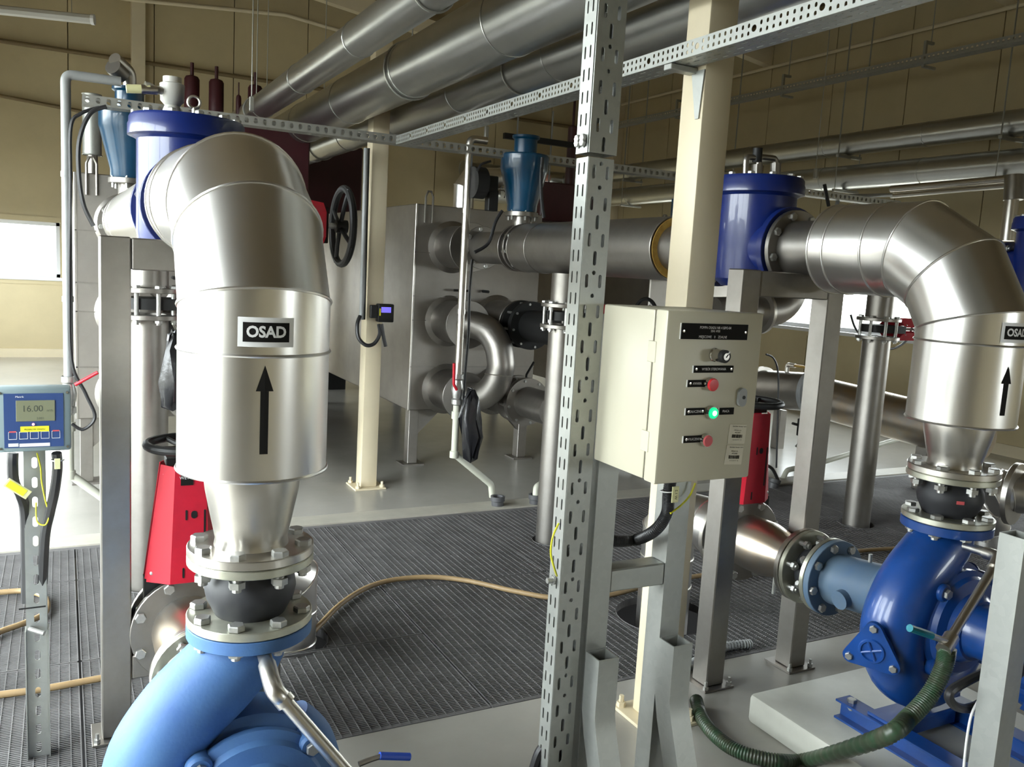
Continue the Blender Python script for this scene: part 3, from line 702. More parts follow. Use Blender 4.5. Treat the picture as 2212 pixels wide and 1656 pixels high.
# ------------------------------------------------------------------ suction lines
def suction(cx, cy, zc, zs, r, lab, riser, neck_m, sx=0):
    y = cy+.16
    t = T('suction_spool', 'inspection spool on the suction side of the %s pump' % lab, 'pipe', (cx, y, zc-.12))
    t.part('spool_pipe', cyl(B(), (cx, y, zc), (cx, y+.26, zs), .098, 32), neck_m)
    t.part('inner_flange', disc(B(), (cx, y, zc), (0, 1, 0), .125, .025, .08), neck_m)
    f = flanged(t, (cx, y+.262, zs), (0, 1, 0), .148, .026, .08, neck_m, 8, .0095, .25, .125, .08)
    t.part('inspection_cap', cyl(B(), (cx-.09, y+.14, zs-.02), (cx-.118, y+.14, zs-.025), .035, 18), neck_m)
    bm = B(); q = Vector((cx, y+.15, zs+.09)); box(bm, q+Vector((-.012, -.08, 0)), q+Vector((.012, .08, .012)), .003); t.part('clamp_bar', bm, STEELD)
    t.part('clamp_bolt', cyl(B(), q+Vector((0, -.03, 0)), q+Vector((0, -.03, .055)), .007, 10), BOLT)
    y2 = y+.29
    b = bellows((cx, y2, zs), (0, 1, 0), .125, .082, 'black rubber joint on the suction line of the %s pump' % lab, R=.148, tname='suction_rubber_joint')
    bolts(b, (cx, y2+.125, zs), (0, 1, 0), .125, 8, .0095, .07, .25)
    y3 = y2+.13
    s = T('steel_reducer', 'steel reducer with flanges on the suction line of the %s pump' % lab, 'pipe', (cx, y3, zs-.15))
    s.part('flange', disc(B(), (cx, y3, zs), (0, 1, 0), .148, .022, .08), STEEL)
    s.part('cone', lathe(B(), [(.085, .02), (.087, .06), (.092, .10), (r+.0, .20), (r, .33)], (cx, y3, zs), (0, 1, 0), 36), STEELW)
    flanged(s, (cx, y3+.33, zs), (0, 1, 0), r+.065, .024, r, STEELD, 8, .010, .39, r+.045, .11)
    s.part('drain_cock', cyl(B(), (cx-.03, y3+.12, zs-.08), (cx-.03, y3+.12, zs-.16), .008, 10), BOLT)
    yv = y3+.384
    knife_valve('knife_gate_valve', 'knife gate valve with red guard behind the %s pump' % lab, (cx, yv, zs), (0, 1, 0), (0, 0, 1), 1.0, text='WEY' if lab == 'faded blue' else None, hwl=.62 if sx == 0 else .60)
    y4 = yv+.03
    e = T('suction_riser', riser[3], 'pipe', (riser[0], riser[1], -.6))
    e.part('flange', disc(B(), (cx, y4, zs), (0, 1, 0), r+.065, .024, r), STEEL)
    hx, hy, hr = riser[:3]
    mitre(e, [(cx, y4+.02, zs), (cx+(hx-cx)*.25, y4+.14, zs), (hx-(hx-cx)*.3, hy-.07, zs-.01), (hx, hy, zs-.10), (hx, hy, zs-.22), (hx, hy, zs-.36), (hx, hy, -.6)], hr, m=ALU)
suction(.362, 1.98, .335, .352, .115, 'faded blue', (.83, 3.47, .118, 'shiny jacketed riser going down through the grating near the beige hose'), SPOOLB)
suction(2.62, 1.78, .53, .50, .115, 'glossy blue', (2.58, 3.17, .125, 'jacketed riser in the wide round hole behind the cabinet frame'), SPOOLB, 1)
# ------------------------------------------------------------------ plinths
for X0, lab in ((2.225, 'low white-edged concrete plinth under the glossy blue pump'), (4.33, 'low concrete plinth of the third pump')):
    bm = B(); box(bm, (X0, .55, 0), (X0+.86, 2.20, .112), .018, 2); single('concrete_plinth', bm, CONCW, lab, 'plinth')
# ------------------------------------------------------------------ cream columns
for i, (x, y, z1) in enumerate(((1.865, 2.30, None), (1.865, 5.73, None), (1.865, 9.15, None))):
    w = .118; lab = ['cream square steel column close behind the control box', 'cream square steel column carrying the small violet display', 'farthest cream square column behind the big bend'][i]
    t = T('steel_column', lab, 'column', (x+w/2, y+w/2, 0), None)
    t.part('shaft', box(B(), (x, y, .012), (x+w, y+w, 3.15), .006, 2), CREAM)
    t.part('cap_plate', box(B(), (x-.03, y-.03, 3.15), (x+w+.03, y+w+.03, 3.162), .002), CREAM)
    t.part('base_plate', box(B(), (x-.055, y-.055, 0), (x+w+.055, y+w+.055, .012), .002), CREAM)
    for a in (-.03, w+.03):
        for b in (-.03, w+.03):
            t.part('anchor_bolt', lathe(B(), [(0, .055), (.009, .055), (.009, .03), (.017, .03), (.017, .012), (0, .012)], (x+a, y+b, 0), (0, 0, 1), 6), CREAM)
# ------------------------------------------------------------------ heat exchanger tanks
def nozzle(t, x, z, r, l, y=6.33):
    n = t.part('nozzle', lathe(B(), [(r+.04, 0), (r, .02), (r, l)], (x, y, z), (0, -1, 0), 40), STEELD)
    t.part('flange', disc(B(), (x, y-l, z), (0, -1, 0), r+.02, .02, 0), STEELD, parent=n)
    return n
def tank(x0, lab, full=True, ubend=True):
    W, D, z0, z1, y0 = 1.12, 3.2, .45, 2.07, 6.33
    t = T('heat_exchanger_tank', lab, 'tank', (x0, y0, 0))
    t.part('body', box(B(), (x0, y0, z0), (x0+W, y0+D, z1), .006), TANK)
    for k, z in enumerate((.80, 1.17, 1.36, 1.70)):
        bm = B(); box(bm, (x0-.001, y0-.004, z-.0035), (x0+W+.001, y0, z+.0035)); t.part('weld_seam', bm, STEELD, smooth=0)
    t.part('edge_angle', box(B(), (x0-.004, y0-.004, z0), (x0+.012, y0+.01, z1), .002), STEEL)
    for lx in (x0+.02, x0+W-.10):
        for ly in (y0+.02, y0+D-.12):
            l = t.part('leg', box(B(), (lx, ly, .012), (lx+.08, ly+.09, z0), .003), STEELD)
            t.part('foot_plate', box(B(), (lx-.05, ly-.04, 0), (lx+.13, ly+.13, .012)), STEELD, parent=l)
    bm = B(); prism(bm, [(.10, z0), (.30, z0), (.10, z0-.2)], (0, 0, 0), (0, 0, 1), .05, mtx=Matrix(((1, 0, 0, x0), (0, 0, 1, y0+.03), (0, 1, 0, 0), (0, 0, 0, 1)))); t.part('leg_gusset', bm, STEELD)
    bm = B(); prism(bm, [(W-.10, z0), (W-.30, z0), (W-.10, z0-.2)], (0, 0, 0), (0, 0, 1), .05, mtx=Matrix(((1, 0, 0, x0), (0, 0, 1, y0+.03), (0, 1, 0, 0), (0, 0, 0, 1)))); t.part('leg_gusset', bm, STEELD)
    for lx in (x0+.10, x0+W-.14):
        bm = B(); M = axm((lx, y0-.008, z1), (0, -1, 0)); tube(bm, [(lx-.03, y0-.012, z1-.14), (lx-.03, y0-.012, z1+.06), (lx-.012, y0-.012, z1+.10), (lx+.012, y0-.012, z1+.10), (lx+.03, y0-.012, z1+.06), (lx+.03, y0-.012, z1-.14)], .009, 8)
        t.part('lifting_eye', bm, STEELD)
    cxn = x0+.315
    n = nozzle(t, cxn, 1.755, .165, .36)
    n = nozzle(t, cxn, 1.17, .165, .36); nozzle(t, cxn, .62, .165, .36); nozzle(t, x0+.74, 1.19, .165, .40); nozzle(t, x0+.76, .60, .165, .40)
    # return bend between the two lower nozzles, and valves on the right pair
    if ubend:
        dd = Vector((.50, -.86, 0)); o_ = Vector((cxn, y0-.36, 0))
        pth = catmull([o_+dd*q+Vector((0, 0, z)) for q, z in ((0, 1.17), (.08, 1.17), (.20, 1.135), (.29, 1.04), (.325, .92), (.325, .86), (.29, .75), (.20, .655), (.08, .62), (0, .62))], 6)
        t.part('return_bend', tube(B(), pth, .105, 32), STEELD); t.part('weld_ring', ring(B(), o_+dd*.315+Vector((0, 0, .82)), (.05, .05, 1), .106, .004, 40, 6), STEEL)
        c = t.part('cock', cyl(B(), (cxn+.28, y0-.02, 1.42), (cxn+.28, y0-.12, 1.42), .012, 10), BLACK)
        t.part('cock_handle', cyl(B(), (cxn-.02, y0-.12, 1.42), (cxn+.12, y0-.12, 1.42), .009, 8), BLACK)
        for z in (1.19, .60):
            vb = t.part('butterfly_valve', lathe(B(), [(.05, .40), (.185, .40), (.185, .45), (.14, .46), (.14, .54), (.185, .55), (.185, .60), (.12, .60), (.12, 1.0), (0, 1.0)], (x0+.75, y0, z), (0, -1, 0), 36), BLACK if z > 1 else STEELD)
            for k in range(8):
                a = 2*pi*k/8+.2; t.part('stud', cyl(B(), (x0+.75+.165*cos(a), y0-.39, z+.165*sin(a)), (x0+.75+.165*cos(a), y0-.61, z+.165*sin(a)), .010, 6), BOLT, parent=vb)
        t.part('lever', tube(B(), fillet([(x0+.78, y0-.5, .73), (x0+.78, y0-.5, .80), (x0+.84, y0-.5, .90)], .02), .009, 8), BLACK)
        t.part('drain_handle', cyl(B(), (x0+.60, y0-.3, .965), (x0+.74, y0-.3, .965), .009, 8), BLACK)
    return t
tank(.075, 'stainless sheet tank at far left behind the stand post')
tank(2.43, 'stainless sheet tank in the middle with the U-shaped return bend')
tank(4.70, 'stainless sheet tank right of the middle one, mostly hidden behind the slotted post', ubend=False)
# ------------------------------------------------------------------ vertical pipes through the grating with gate valves
for x, y, lab, zt in ((.35, 4.3, 'left, behind the tall stand post', 1.60), (2.60, 4.3, 'left of the slotted post', 1.60), (4.86, 3.97, 'between the right stand and the right insulated bend', 1.60)):
    t = T('drop_pipe', 'vertical steel pipe standing in the grating %s' % lab, 'pipe', (x, y, -.6))
    t.part('upper_pipe', cyl(B(), (x, y, 1.43), (x, y, zt), .09, 32), STEELD); t.part('lower_pipe', cyl(B(), (x, y, -.6), (x, y, 1.285), .09, 32), STEELD)
    a = t.part('flange', disc(B(), (x, y, 1.405), (0, 0, 1), .142, .022, .08), STEELD); b = t.part('flange', disc(B(), (x, y, 1.283), (0, 0, 1), .142, .022, .08), STEELD)
    bolts(t, (x, y, 1.427), (0, 0, 1), .120, 8, .010, .165, .3, a)
    knife_valve('knife_gate_valve', 'red-guarded gate valve on the vertical pipe %s' % lab, (x, y, 1.355), (0, 0, 1), (1, 0, 0), .8, text=None, hwl=.72, wr_=.12)
# gate valves with sideways stems on the horizontal runs
knife_valve('knife_gate_valve', 'gate valve with upright black handwheel right of the big left bend', (.385, 3.78, 1.75), (0, 1, 0), (1, 0, 0), 1.12, hwl=.643, wr_=.165)
# ------------------------------------------------------------------ float valves (tapered blue bodies) on the inlet pipes
def cone_valve(x, y, lab, s=1.):
    t = T('air_release_valve', lab, 'valve', (x, y, 1.86))
    t.part('neck', cyl(B(), (x, y, 1.855), (x, y, 1.96), .06, 20), STEELD)
    t.part('base_flange', disc(B(), (x, y, 1.955), (0, 0, 1), .11, .03, 0), STEELD)
    for k in range(6): a = k*pi/3+.3; t.part('stud', cyl(B(), (x+.09*cos(a), y+.09*sin(a), 1.93), (x+.09*cos(a), y+.09*sin(a), 2.01), .009, 6), BOLT)
    t.part('body', lathe(B(), [(0, 1.985), (.095, 1.985), (.10, 2.0), (.10, 2.03), (.152, 2.24), (.158, 2.26), (.158, 2.345), (.15, 2.355), (0, 2.36)], (x, y, 0), (0, 0, 1), 40), TEAL)
    t.part('top_drum', lathe(B(), [(.075, 2.36), (.075, 2.45), (.09, 2.46), (.09, 2.475), (0, 2.48)], (x, y, 0), (0, 0, 1), 28), TEAL)
    return t
cone_valve(.34, 5.35, 'teal tapered air valve with small top drum at upper left')
cone_valve(2.70, 5.10, 'dark blue tapered air valve above the middle tank pipe')
cone_valve(2.92, 3.9, 'teal tapered valve body peeking out behind the right check valve') if 0 else None
t = single('float_housing', lathe(B(), [(0, 1.72), (.05, 1.72), (.05, 1.95), (.10, 1.95), (.16, 2.08), (.16, 2.20), (0, 2.2)], (4.2, 5.2, 0), (0, 0, 1), 32), TEAL, 'teal rounded valve body peeking out behind the right check valve', 'valve')
# black actuator disc and jacketed stub beside the middle air valve
q = P(1035, 395, 1, 5.1)
t = T('round_actuator', 'black round actuator on the left of the middle air valve', 'actuator', q)
t.part('housing', cyl(B(), q+Vector((-.05, 0, 0)), q+Vector((.03, 0, 0)), .10, 28), BLACK); t.part('arm', box(B(), q+Vector((.03, -.04, -.05)), q+Vector((.12, .04, .05)), .006), BLACK)
t.part('bracket', box(B(), q+Vector((.06, -.03, -.17)), q+Vector((.13, .03, -.04)), .004), BLACK)
q = P(1005, 350, 1, 6.6)
t = T('jacketed_stub', 'shiny jacketed pipe elbow rising from the middle tank', 'pipe', (q.x, 6.6, 2.07))
mitre(t, [(q.x, 6.6, 2.065), (q.x, 6.6, 2.25), (q.x+.06, 6.6, 2.34), (q.x+.32, 6.6, 2.36)], .085, n=32)
q = P(199, 300, 1, 6.7)
t = T('jacketed_stub', 'grey jacketed vertical pipe end left of the teal air valve', 'pipe', (q.x, 6.7, 2.07))
mitre(t, [(q.x, 6.7, 2.22), (q.x, 6.7, 2.62)], .06, n=28, m=GALV); t.part('steel_pipe', cyl(B(), (q.x, 6.7, 2.065), (q.x, 6.7, 2.22), .035, 16), STEELD)
# ------------------------------------------------------------------ drain poles, ball valves, drain cups
def cup(x, y, lab, tilt=(0, 0, 1), s=1.):
    t = T('drain_cup', lab, 'drain fitting', (x, y, -.05))
    t.part('socket', lathe(B(), [(.030, 0), (.042, .03), (.042, .085), (.050, .09), (.050, .12), (.036, .12), (.032, .06), (0, .06)], (x, y, -.05), tilt, 20), CUPM)
    return t
def pole(x, y, top, lab, side, m, dx=.27, r=.0245, handle=HANDR):
    t = T('drain_pole', lab, 'pipe', (x, y, -.02))
    xe = x+dx
    t.part('riser_pipe', tube(B(), fillet([(x+side, y, top), (x, y, top), (x, y, .90)], .04), r, 16), m)
    for z in (1.3, 1.95): t.part('coupling', cyl(B(), (x, y, z), (x, y, z+.03), r*1.15, 16), m)
    v = t.part('ball_valve', lathe(B(), [(r*1.5, .90), (r*1.5, .87), (r*1.2, .86), (r*1.7, .80), (r*1.2, .74), (r*1.5, .73), (r*1.5, .70), (r*1.0, .69)], (x, y, 0), (0, 0, 1), 12), BOLT)
    t.part('handle', tube(B(), [(x-.02, y-.03, .80), (x-.05, y-.05, .84), (x-.06, y-.06, .98)] if handle is HANDR and x > 1 else [(x+.03, y-.05, .86), (x+.14, y-.07, .93)], .010, 10), handle, parent=v)
    lp = t.part('lower_pipe', tube(B(), fillet([(x, y, .69), (x, y, .36), (xe, y, .13), (xe+.015, y, .04)], .05), r*.95, 14), BEIGEP)
    for z in (.60,): t.part('collar', cyl(B(), (x, y, z), (x, y, z+.05), r*1.3, 14), BEIGEP, parent=lp)
    t.part('collar', cyl(B(), (x, y, .335), (x, y, .38), r*1.3, 14), BEIGEP, parent=lp)
    return t
pole(.025, 5.15, 2.47, 'grey drain pole at far left with red lever above the flow meter', .26, GREYP, .26)
pole(2.32, 5.15, 2.42, 'slim steel drain pole with black bag in front of the middle tank', .12, STEEL, .29)
t3 = T('drain_pipe', 'pale drain pipe climbing right from the floor behind the right stand', 'pipe', P(1700, 1030, 1, 5.15))
t3.part('pipe_run', tube(B(), fillet([P(1688, 1040, 1, 5.15), P(1700, 1015, 1, 5.15), P(1770, 1000, 1, 5.15), P(1950, 945, 1, 5.15), P(1962, 915, 1, 5.15)], .05), .022, 12), BEIGEP)
t3.part('collar', cyl(B(), P(1960, 930, 1, 5.15), P(1962, 905, 1, 5.15), .034, 12), STEELD)
cup(2.62, 5.06, 'grey drain cup under the slanted pale pipe'); cup(.30, 5.06, 'grey drain cup hidden behind the left stand')
c = cup(2.90, 5.03, 'second grey drain cup, left of the vertical pipe'); 
single('drain_elbow', tube(B(), fillet([(2.90, 5.03, .06), (2.905, 5.04, .12), (3.12, 5.15, .17)], .03), .022, 12), BEIGEP, 'short pale plastic elbow in the second drain cup', 'pipe')
cup(5.02, 4.94, 'dark drain cup on the grating right of the control box', (.25, 0, 1))
# bag on the middle pole
t = T('black_film_bag', 'crumpled black film bag hanging on the middle drain pole', 'bag', (2.44, 5.12, .40))
bm = B(); prof = [(0, .30), (.05, .36), (.075, .48), (.07, .62), (.045, .74), (.02, .80), (0, .82)]
lathe(bm, prof, (2.395, 5.09, 0), (0, 0, 1), 22)
for v in bm.verts: v.co += Vector((random.uniform(-.014, .014)+(.02 if v.co.z < .5 else 0), random.uniform(-.014, .014), random.uniform(-.02, .02)))
t.part('film', bm, BAG, smooth=60)
t = T('black_film_bag', 'black film bag hanging behind the left edge of the big insulated pipe', 'bag', P(378, 900, 1, 4.1))
bm = B(); lathe(bm, [(0, 0), (.045, .05), (.055, .15), (.04, .28), (.015, .36), (0, .37)], P(375, 895, 1, 4.0), (0, 0, 1), 18)
for v in bm.verts: v.co += Vector((random.uniform(-.012, .012), random.uniform(-.012, .012), random.uniform(-.02, .02)))
t.part('film', bm, BAG, smooth=60)
def cable(name, lab, pts, r, m=CABLE, cat='cable', k=8, group=None, n=8):
    return single(name, tube(B(), catmull(pts, k), r, n), m, lab, cat, group)
cable('black_cable', 'black cable looping down the far left pole and back up', [P(215, 232, 1, 5.1), P(175, 245, 1, 5.1), P(153, 275, 1, 5.1), P(152, 400, 1, 5.1), P(150, 620, 1, 5.1), P(155, 780, 1, 5.1), P(185, 850, 1, 5.1), P(205, 900, 1, 5.1), P(180, 927, 1, 5.1), P(155, 915, 1, 5.1)], .009)
cable('black_cable', 'black cable arching from the tray to the jacket flange at upper left', [P(230, 230, 1, 5.05), P(195, 245, 1, 5.05), P(172, 300, 1, 5.05), P(170, 370, 1, 5.05), P(180, 440, 1, 5.05), P(202, 488, 1, 5.05)], .011)
cable('black_cable', 'black cable running down behind the middle drain pole', [P(1020, 560, 1, 5.2), P(1014, 640, 1, 5.2), P(1012, 720, 1, 5.2), P(1005, 800, 1, 5.2), P(1000, 880, 1, 5.2)], .010)
cable('black_cable', 'black cable from the middle air valve to its flange', [P(1085, 455, 1, 5.0), P(1070, 480, 1, 5.0), P(1055, 525, 1, 5.0), P(1025, 545, 1, 5.0)], .011)
cable('black_cable', 'short black cable hanging at the right of the middle air valve', [P(1172, 340, 1, 4.9), P(1169, 380, 1, 4.9), P(1170, 430, 1, 4.9), P(1175, 470, 1, 4.9)], .012)
cable('black_cable', 'black cable arcing over the round actuator', [P(1030, 370, 1, 5.0), P(1040, 355, 1, 5.0), P(1060, 348, 1, 5.0)], .008)
# ------------------------------------------------------------------ overhead ducts
def duct(x, z, r, y0, y1, lab, step=1.15, off=0):
    t = T('overhead_duct', lab, 'duct', (x, y0, z-r)); ys = [y0]
    y = y0+off
    while y < y1-.2:
        y += step; ys.append(min(y, y1))
    mitre(t, [(x, a, z) for a in ys], r, n=40, m=DUCT, name='duct_section')
duct(1.30, 2.68, .088, -1.5, 12.6, 'slimmest overhead galvanized duct, leftmost of the three')
duct(1.70, 2.65, .148, -1.5, 12.6, 'middle and thickest overhead galvanized duct', off=.3)
duct(2.13, 2.635, .122, -1.5, 12.6, 'overhead galvanized duct passing behind the cream columns', off=.6)
HW = ['slim left duct, nearer', 'slim left duct, farther', 'thick middle duct, nearer', 'right duct, nearer', 'right duct, farther', 'thick middle duct, farther']
for k, (x, y) in enumerate(((1.30, 3.3), (1.30, 6.8), (1.70, 4.6), (2.13, 4.1), (2.13, 8.0), (1.70, 8.4))):
    z = {1.30: 2.68, 1.70: 2.65, 2.13: 2.635}[x]; r = {1.30: .088, 1.70: .148, 2.13: .122}[x]
    t = T('duct_hanger', 'thin rod and ring clamp hanging the %s to the camera' % HW[k], 'hanger', (x, y, z-r), 'duct hangers')
    t.part('clamp', ring(B(), (x, y, z), (0, 1, 0), r+.006, .005, 36, 6), GALVD); t.part('rod', cyl(B(), (x, y, z+r), (x, y, roofz(x)-.0), .004, 6), GALVD)
# ------------------------------------------------------------------ cable trays
def tray(name, lab, a, b, w=.10, h=.05, m=GALV, lad=False):
    """tray from a to b (points at its lower left edge), U section with slotted walls"""
    a = Vector(a); b = Vector(b); d = (b-a).normalized(); L = (b-a).length; side = d.cross(Vector((0, 0, 1))).normalized()
    L = round(L/.25)*.25
    t = T(name, lab, 'cable tray', a)
    U = Vector((0, 0, 1))
    wallh = []
    for k in range(10):
        v = .0125+.025*k
        if k == 9: wallh.append((0, v-.003, .020, .020))
        else: wallh += [(-.011, v, .013, .009), (.011, v, .013, .009)]
    if lad: wallh = [(0, .025+.05*k, .030, .024) for k in range(5)]
    Mw = Matrix((U, d, U.cross(d))).transposed().to_4x4(); Mw.translation = a+U*h/2
    t.part('side_wall', perf(B(), h, L, .25, tuple(wallh), .0015, Mw), m, smooth=0)
    Mw2 = Mw.copy(); Mw2.translation = a+U*h/2+side*w; t.part('side_wall', perf(B(), h, L, .25, tuple(wallh), .0015, Mw2), m, smooth=0)
    hb = tuple((x, .025+.05*k, .007, .03) for k in range(5) for x in (-.03, 0, .03))
    Mb = Matrix((side, d, side.cross(d))).transposed().to_4x4(); Mb.translation = a+side*w/2
    t.part('bottom', perf(B(), w, L, .25, hb, .0015, Mb), m, smooth=0)
    return t
tm = tray('cable_tray', 'long slotted cable tray fixed to the cream columns, running under the ducts', (1.755, 4.95, 2.298), (1.755, -1.3, 2.298), w=-.10)
tc = tray('cable_tray', 'slotted cable tray crossing behind the columns from left to right', (.10, 5.20, 2.325), (6.35, 5.20, 2.325), w=.10, m=GALVD, lad=True)
for y in (2.36, ):
    t = T('tray_bracket', 'triangular slotted bracket holding the tray on the near cream column', 'bracket', (1.80, y-.04, 2.15))
    bm = B(); prism(bm, [(0, 2.285), (.065, 2.285), (.03, 2.13), (.012, 2.13)], (0, 0, 0), (0, 0, 1), .004, mtx=Matrix(((0, 0, 1, 1.859), (1, 0, 0, y-.06), (0, 1, 0, 0), (0, 0, 0, 1)))); t.part('plate', bm, GALV)
    t.part('arm', box(B(), (1.755, y-.02, 2.277), (1.865, y+.02, 2.296), .002), GALV)
tr = tray('cable_tray', 'dark cable tray hanging high along the right wall', (7.6, 12.6, 3.85), (7.6, 1.35, 3.85), w=.12, h=.07, m=GALVD, lad=True)
for y, wh in ((4.2, 'nearest'), (6.0, 'second nearest'), (7.9, 'third nearest'), (9.9, 'farthest')):
    t = T('tray_hanger', '%s C-shaped hanger on the dark tray along the right wall' % wh, 'hanger', (7.6, y, 3.83), 'right wall tray hangers')
    bm = B(); box(bm, (7.56, y-.015, 3.82), (7.74, y+.015, 3.845)); box(bm, (7.56, y-.015, 3.845), (7.585, y+.015, 4.05)); box(bm, (7.56, y-.015, 4.05), (7.68, y+.015, 4.075)); t.part('c_arm', bm, GALVD)
    t.part('rod', cyl(B(), (7.65, y, 4.07), (7.65, y, roofz(7.65)), .006, 6), GALVD)
# right wall / far wall conduit rails
for i, (z, r) in enumerate(((4.22, .022), (4.52, .022))):
    single('wall_rail', cyl(B(), (8.52, -3, z), (8.52, 13.6, z), r, 10), CREAM, ['lower', 'upper'][i]+' cream conduit rail high on the right wall', 'conduit')
single('wall_rail', cyl(B(), (-2.0, 13.74, 4.23), (8.4, 13.74, 4.23), .03, 10), CEIL, 'thin dark rail high on the far wall', 'conduit')
single('wall_rail', cyl(B(), (-2.0, 13.74, 3.62), (.9, 13.74, 3.40), .025, 10), CEIL, 'thin dark sloping rail on the far wall at upper left', 'conduit')
single('wall_rail', tube(B(), [(-1, 13.6, 4.95), (.9, 13.6, 5.02), (3.0, 13.6, 5.20), (5.5, 13.6, 4.95)], .03, 10), CREAM, 'pale conduit bending along the far gable under the roof', 'conduit')
# heating pipes along the right wall and the far wall
for z, r, lab, txt, bm_ in ((3.23, .125, 'upper', 'ZASILANIE', 1), (2.86, .135, 'lower', 'POWRÓT', 0)):
    t = T('heating_pipe', '%s jacketed heating pipe along the right wall, marked %s' % (lab, txt), 'pipe', (7.9, 0, z-r))
    ys = [-3.0+k*1.3 for k in range(13)]+[13.35]
    mitre(t, [(7.9, y, z) for y in ys]+[(5.9, 13.35, z)], r, n=32, m=DUCT)
    L_ = 1.05 if txt == 'ZASILANIE' else .85
    bm = B(); K = 8; x0 = 7.0
    for k in range(K):
        a0, a1 = -.55+1.0*k/K, -.55+1.0*(k+1)/K
        f = lambda x, a: (x, 13.35-(r+.004)*cos(a), z+(r+.004)*sin(a))
        bm.faces.new([bm.verts.new(f(*q)) for q in ((x0-L_/2, a0), (x0+L_/2, a0), (x0+L_/2, a1), (x0-L_/2, a1))])
    t.part('label_band', bm, mat('label_band_'+lab, (.52, .25, .2) if bm_ else (.6, .6, .55), .5))
    bm = B(); addtext(bm, txt, .17, None, warp=lambda p: Vector((x0+p.x, 13.35-(r+.009)*cos(p.y/r), z+(r+.009)*sin(p.y/r)))); t.part('lettering', bm, BLKL if not bm_ else REDP if 0 else mat('dark_red_print', (.2, .02, .02), .5), smooth=0)
    for y, wh in ((3.6, 'nearest'), (5.2, 'second nearest'), (7.1, 'middle'), (9.2, 'second farthest'), (11.3, 'farthest')):
        h = T('pipe_hanger', '%s rod hanger of the %s heating pipe along the right wall' % (wh, lab), 'hanger', (7.9, y, z-r), '%s heating pipe hangers' % lab)
        h.part('saddle', box(B(), (7.9-r-.06, y-.02, z-r-.035), (7.9+r+.06, y+.02, z-r-.004), .002), GALVD)
        for s_ in (-1, 1): h.part('rod', cyl(B(), (7.9+s_*(r+.04), y, z-r-.01), (7.9+s_*(r+.04), y, roofz(7.9)-.0), .005, 6), GALVD)
# thin pipes near the right edge
t = T('service_pipe', 'pair of slim shiny pipes crossing toward the right edge above the right bend', 'pipe', P(1930, 405, 0, 6.8))
for dy, r in ((0, .030), (15, .022)):
    t.part('pipe_run', cyl(B(), P(1925, 408+dy, 0, 6.9), P(2185, 385+dy, 0, 6.9), r, 14), STEEL)
t.part('riser', cyl(B(), P(2190, 390, 0, 6.9), P(2175, 520, 0, 6.9), .055, 16), STEEL); t.part('tee', cyl(B(), P(2192, 378, 0, 6.9), P(2189, 432, 0, 6.9), .075, 16), STEELD)
single('service_pipe', tube(B(), fillet([P(1745, 400, 1, 4.9), P(1800, 455, 1, 4.9)], .02) if 0 else [P(1781, 398, 1, 5.1), P(1790, 445, 1, 5.1)], .014, 8), BLACK, 'short black strut under the cross tray above the right jacket', 'strut')
single('service_pipe', tube(B(), fillet([P(1925, 421, 1, 5.2), P(1812, 424, 1, 5.2), P(1806, 450, 1, 5.2)], .03), .016, 8), GREYP, 'thin grey bent tube above the right jacket', 'pipe')
# ------------------------------------------------------------------ slotted post
PX0, PX1, PY0, PY1 = 1.158, 1.232, 1.85, 1.905
def slotted_post(z0, z1, g, lab, par=None):
    t = T('slotted_post', lab, 'post', ((PX0+PX1)/2, PY0, z0)); w = PX1-PX0+2*g
    fh = [(0, .0225, .010, .036), (-.020, .0675, .0095, .034), (.020, .0675, .0095, .034), (0, .1125, .010, .036), (-.020, .1575, .0095, .034), (.020, .1575, .0095, .034), (0, .198, .011, .011), (-.020, .235, .0095, .034), (.020, .235, .0095, .034), (0, .256, .011, .011)]
    fh = tuple(fh); mod = .27
    M = Matrix(((1, 0, 0, (PX0+PX1)/2), (0, 0, -1, PY0-g), (0, 1, 0, z0), (0, 0, 0, 1))); t.part('front_web', perf(B(), w, z1-z0, mod, fh, .003, M), GALV, smooth=0)
    sh = tuple((x, .027+.054*k, .0065, .030) for k in range(5) for x in (-.011, .013)); d = PY1-PY0
    for x, nm in ((PX0-g, 'left'), (PX1+g, 'right')):
        M = Matrix(((0, 0, 1, x), (1, 0, 0, (PY0+PY1)/2), (0, 1, 0, z0), (0, 0, 0, 1))); t.part('side_flange', perf(B(), d, z1-z0, mod, sh, .003, M), GALV, smooth=0)
    M = Matrix(((1, 0, 0, (PX0+PX1)/2), (0, 0, -1, PY1), (0, 1, 0, z0), (0, 0, 0, 1))); t.part('back_web', perf(B(), w, z1-z0, mod, tuple(h for h in fh if h[0] > 0), .003, M), GALV, smooth=0)
    for x in (): t.part('lip', box(B(), (x, PY1-.003, z0), (x+.014, PY1, z0+round((z1-z0)/mod)*mod)), GALV, smooth=0)
    return t
lo = slotted_post(0, 1.89, 0, 'tall slotted galvanized post beside the control box, lower length')
hi = slotted_post(1.90, 5.14, .004, 'upper length of the slotted galvanized post, sleeved over the lower one')
for z in (1.935, 1.925):
    for dy in (.015, .04): hi.inst('bolt', _bm.setdefault((.006, .03), boltmesh(.006, .03)), Matrix.Translation((PX0-.009, PY0+dy, z)) @ Matrix.Rotation(-pi/2, 4, 'Y'))
cable('earth_wire', 'yellow-green earth wire bowed beside the slotted post', [P(1207, 1130, 1, 1.84), P(1194, 1160, 1, 1.83), P(1190, 1195, 1, 1.83), P(1197, 1225, 1, 1.83), P(1203, 1243, 1, 1.85)], .0028, YGW, 'wire')
t = T('earth_bolt', 'small bolt with washers on the left side of the slotted post', 'bolt', P(1203, 1253, 1, 1.87)); q = Vector((PX0-.004, 1.875, P(1203, 1253, 1, 1.87).z))
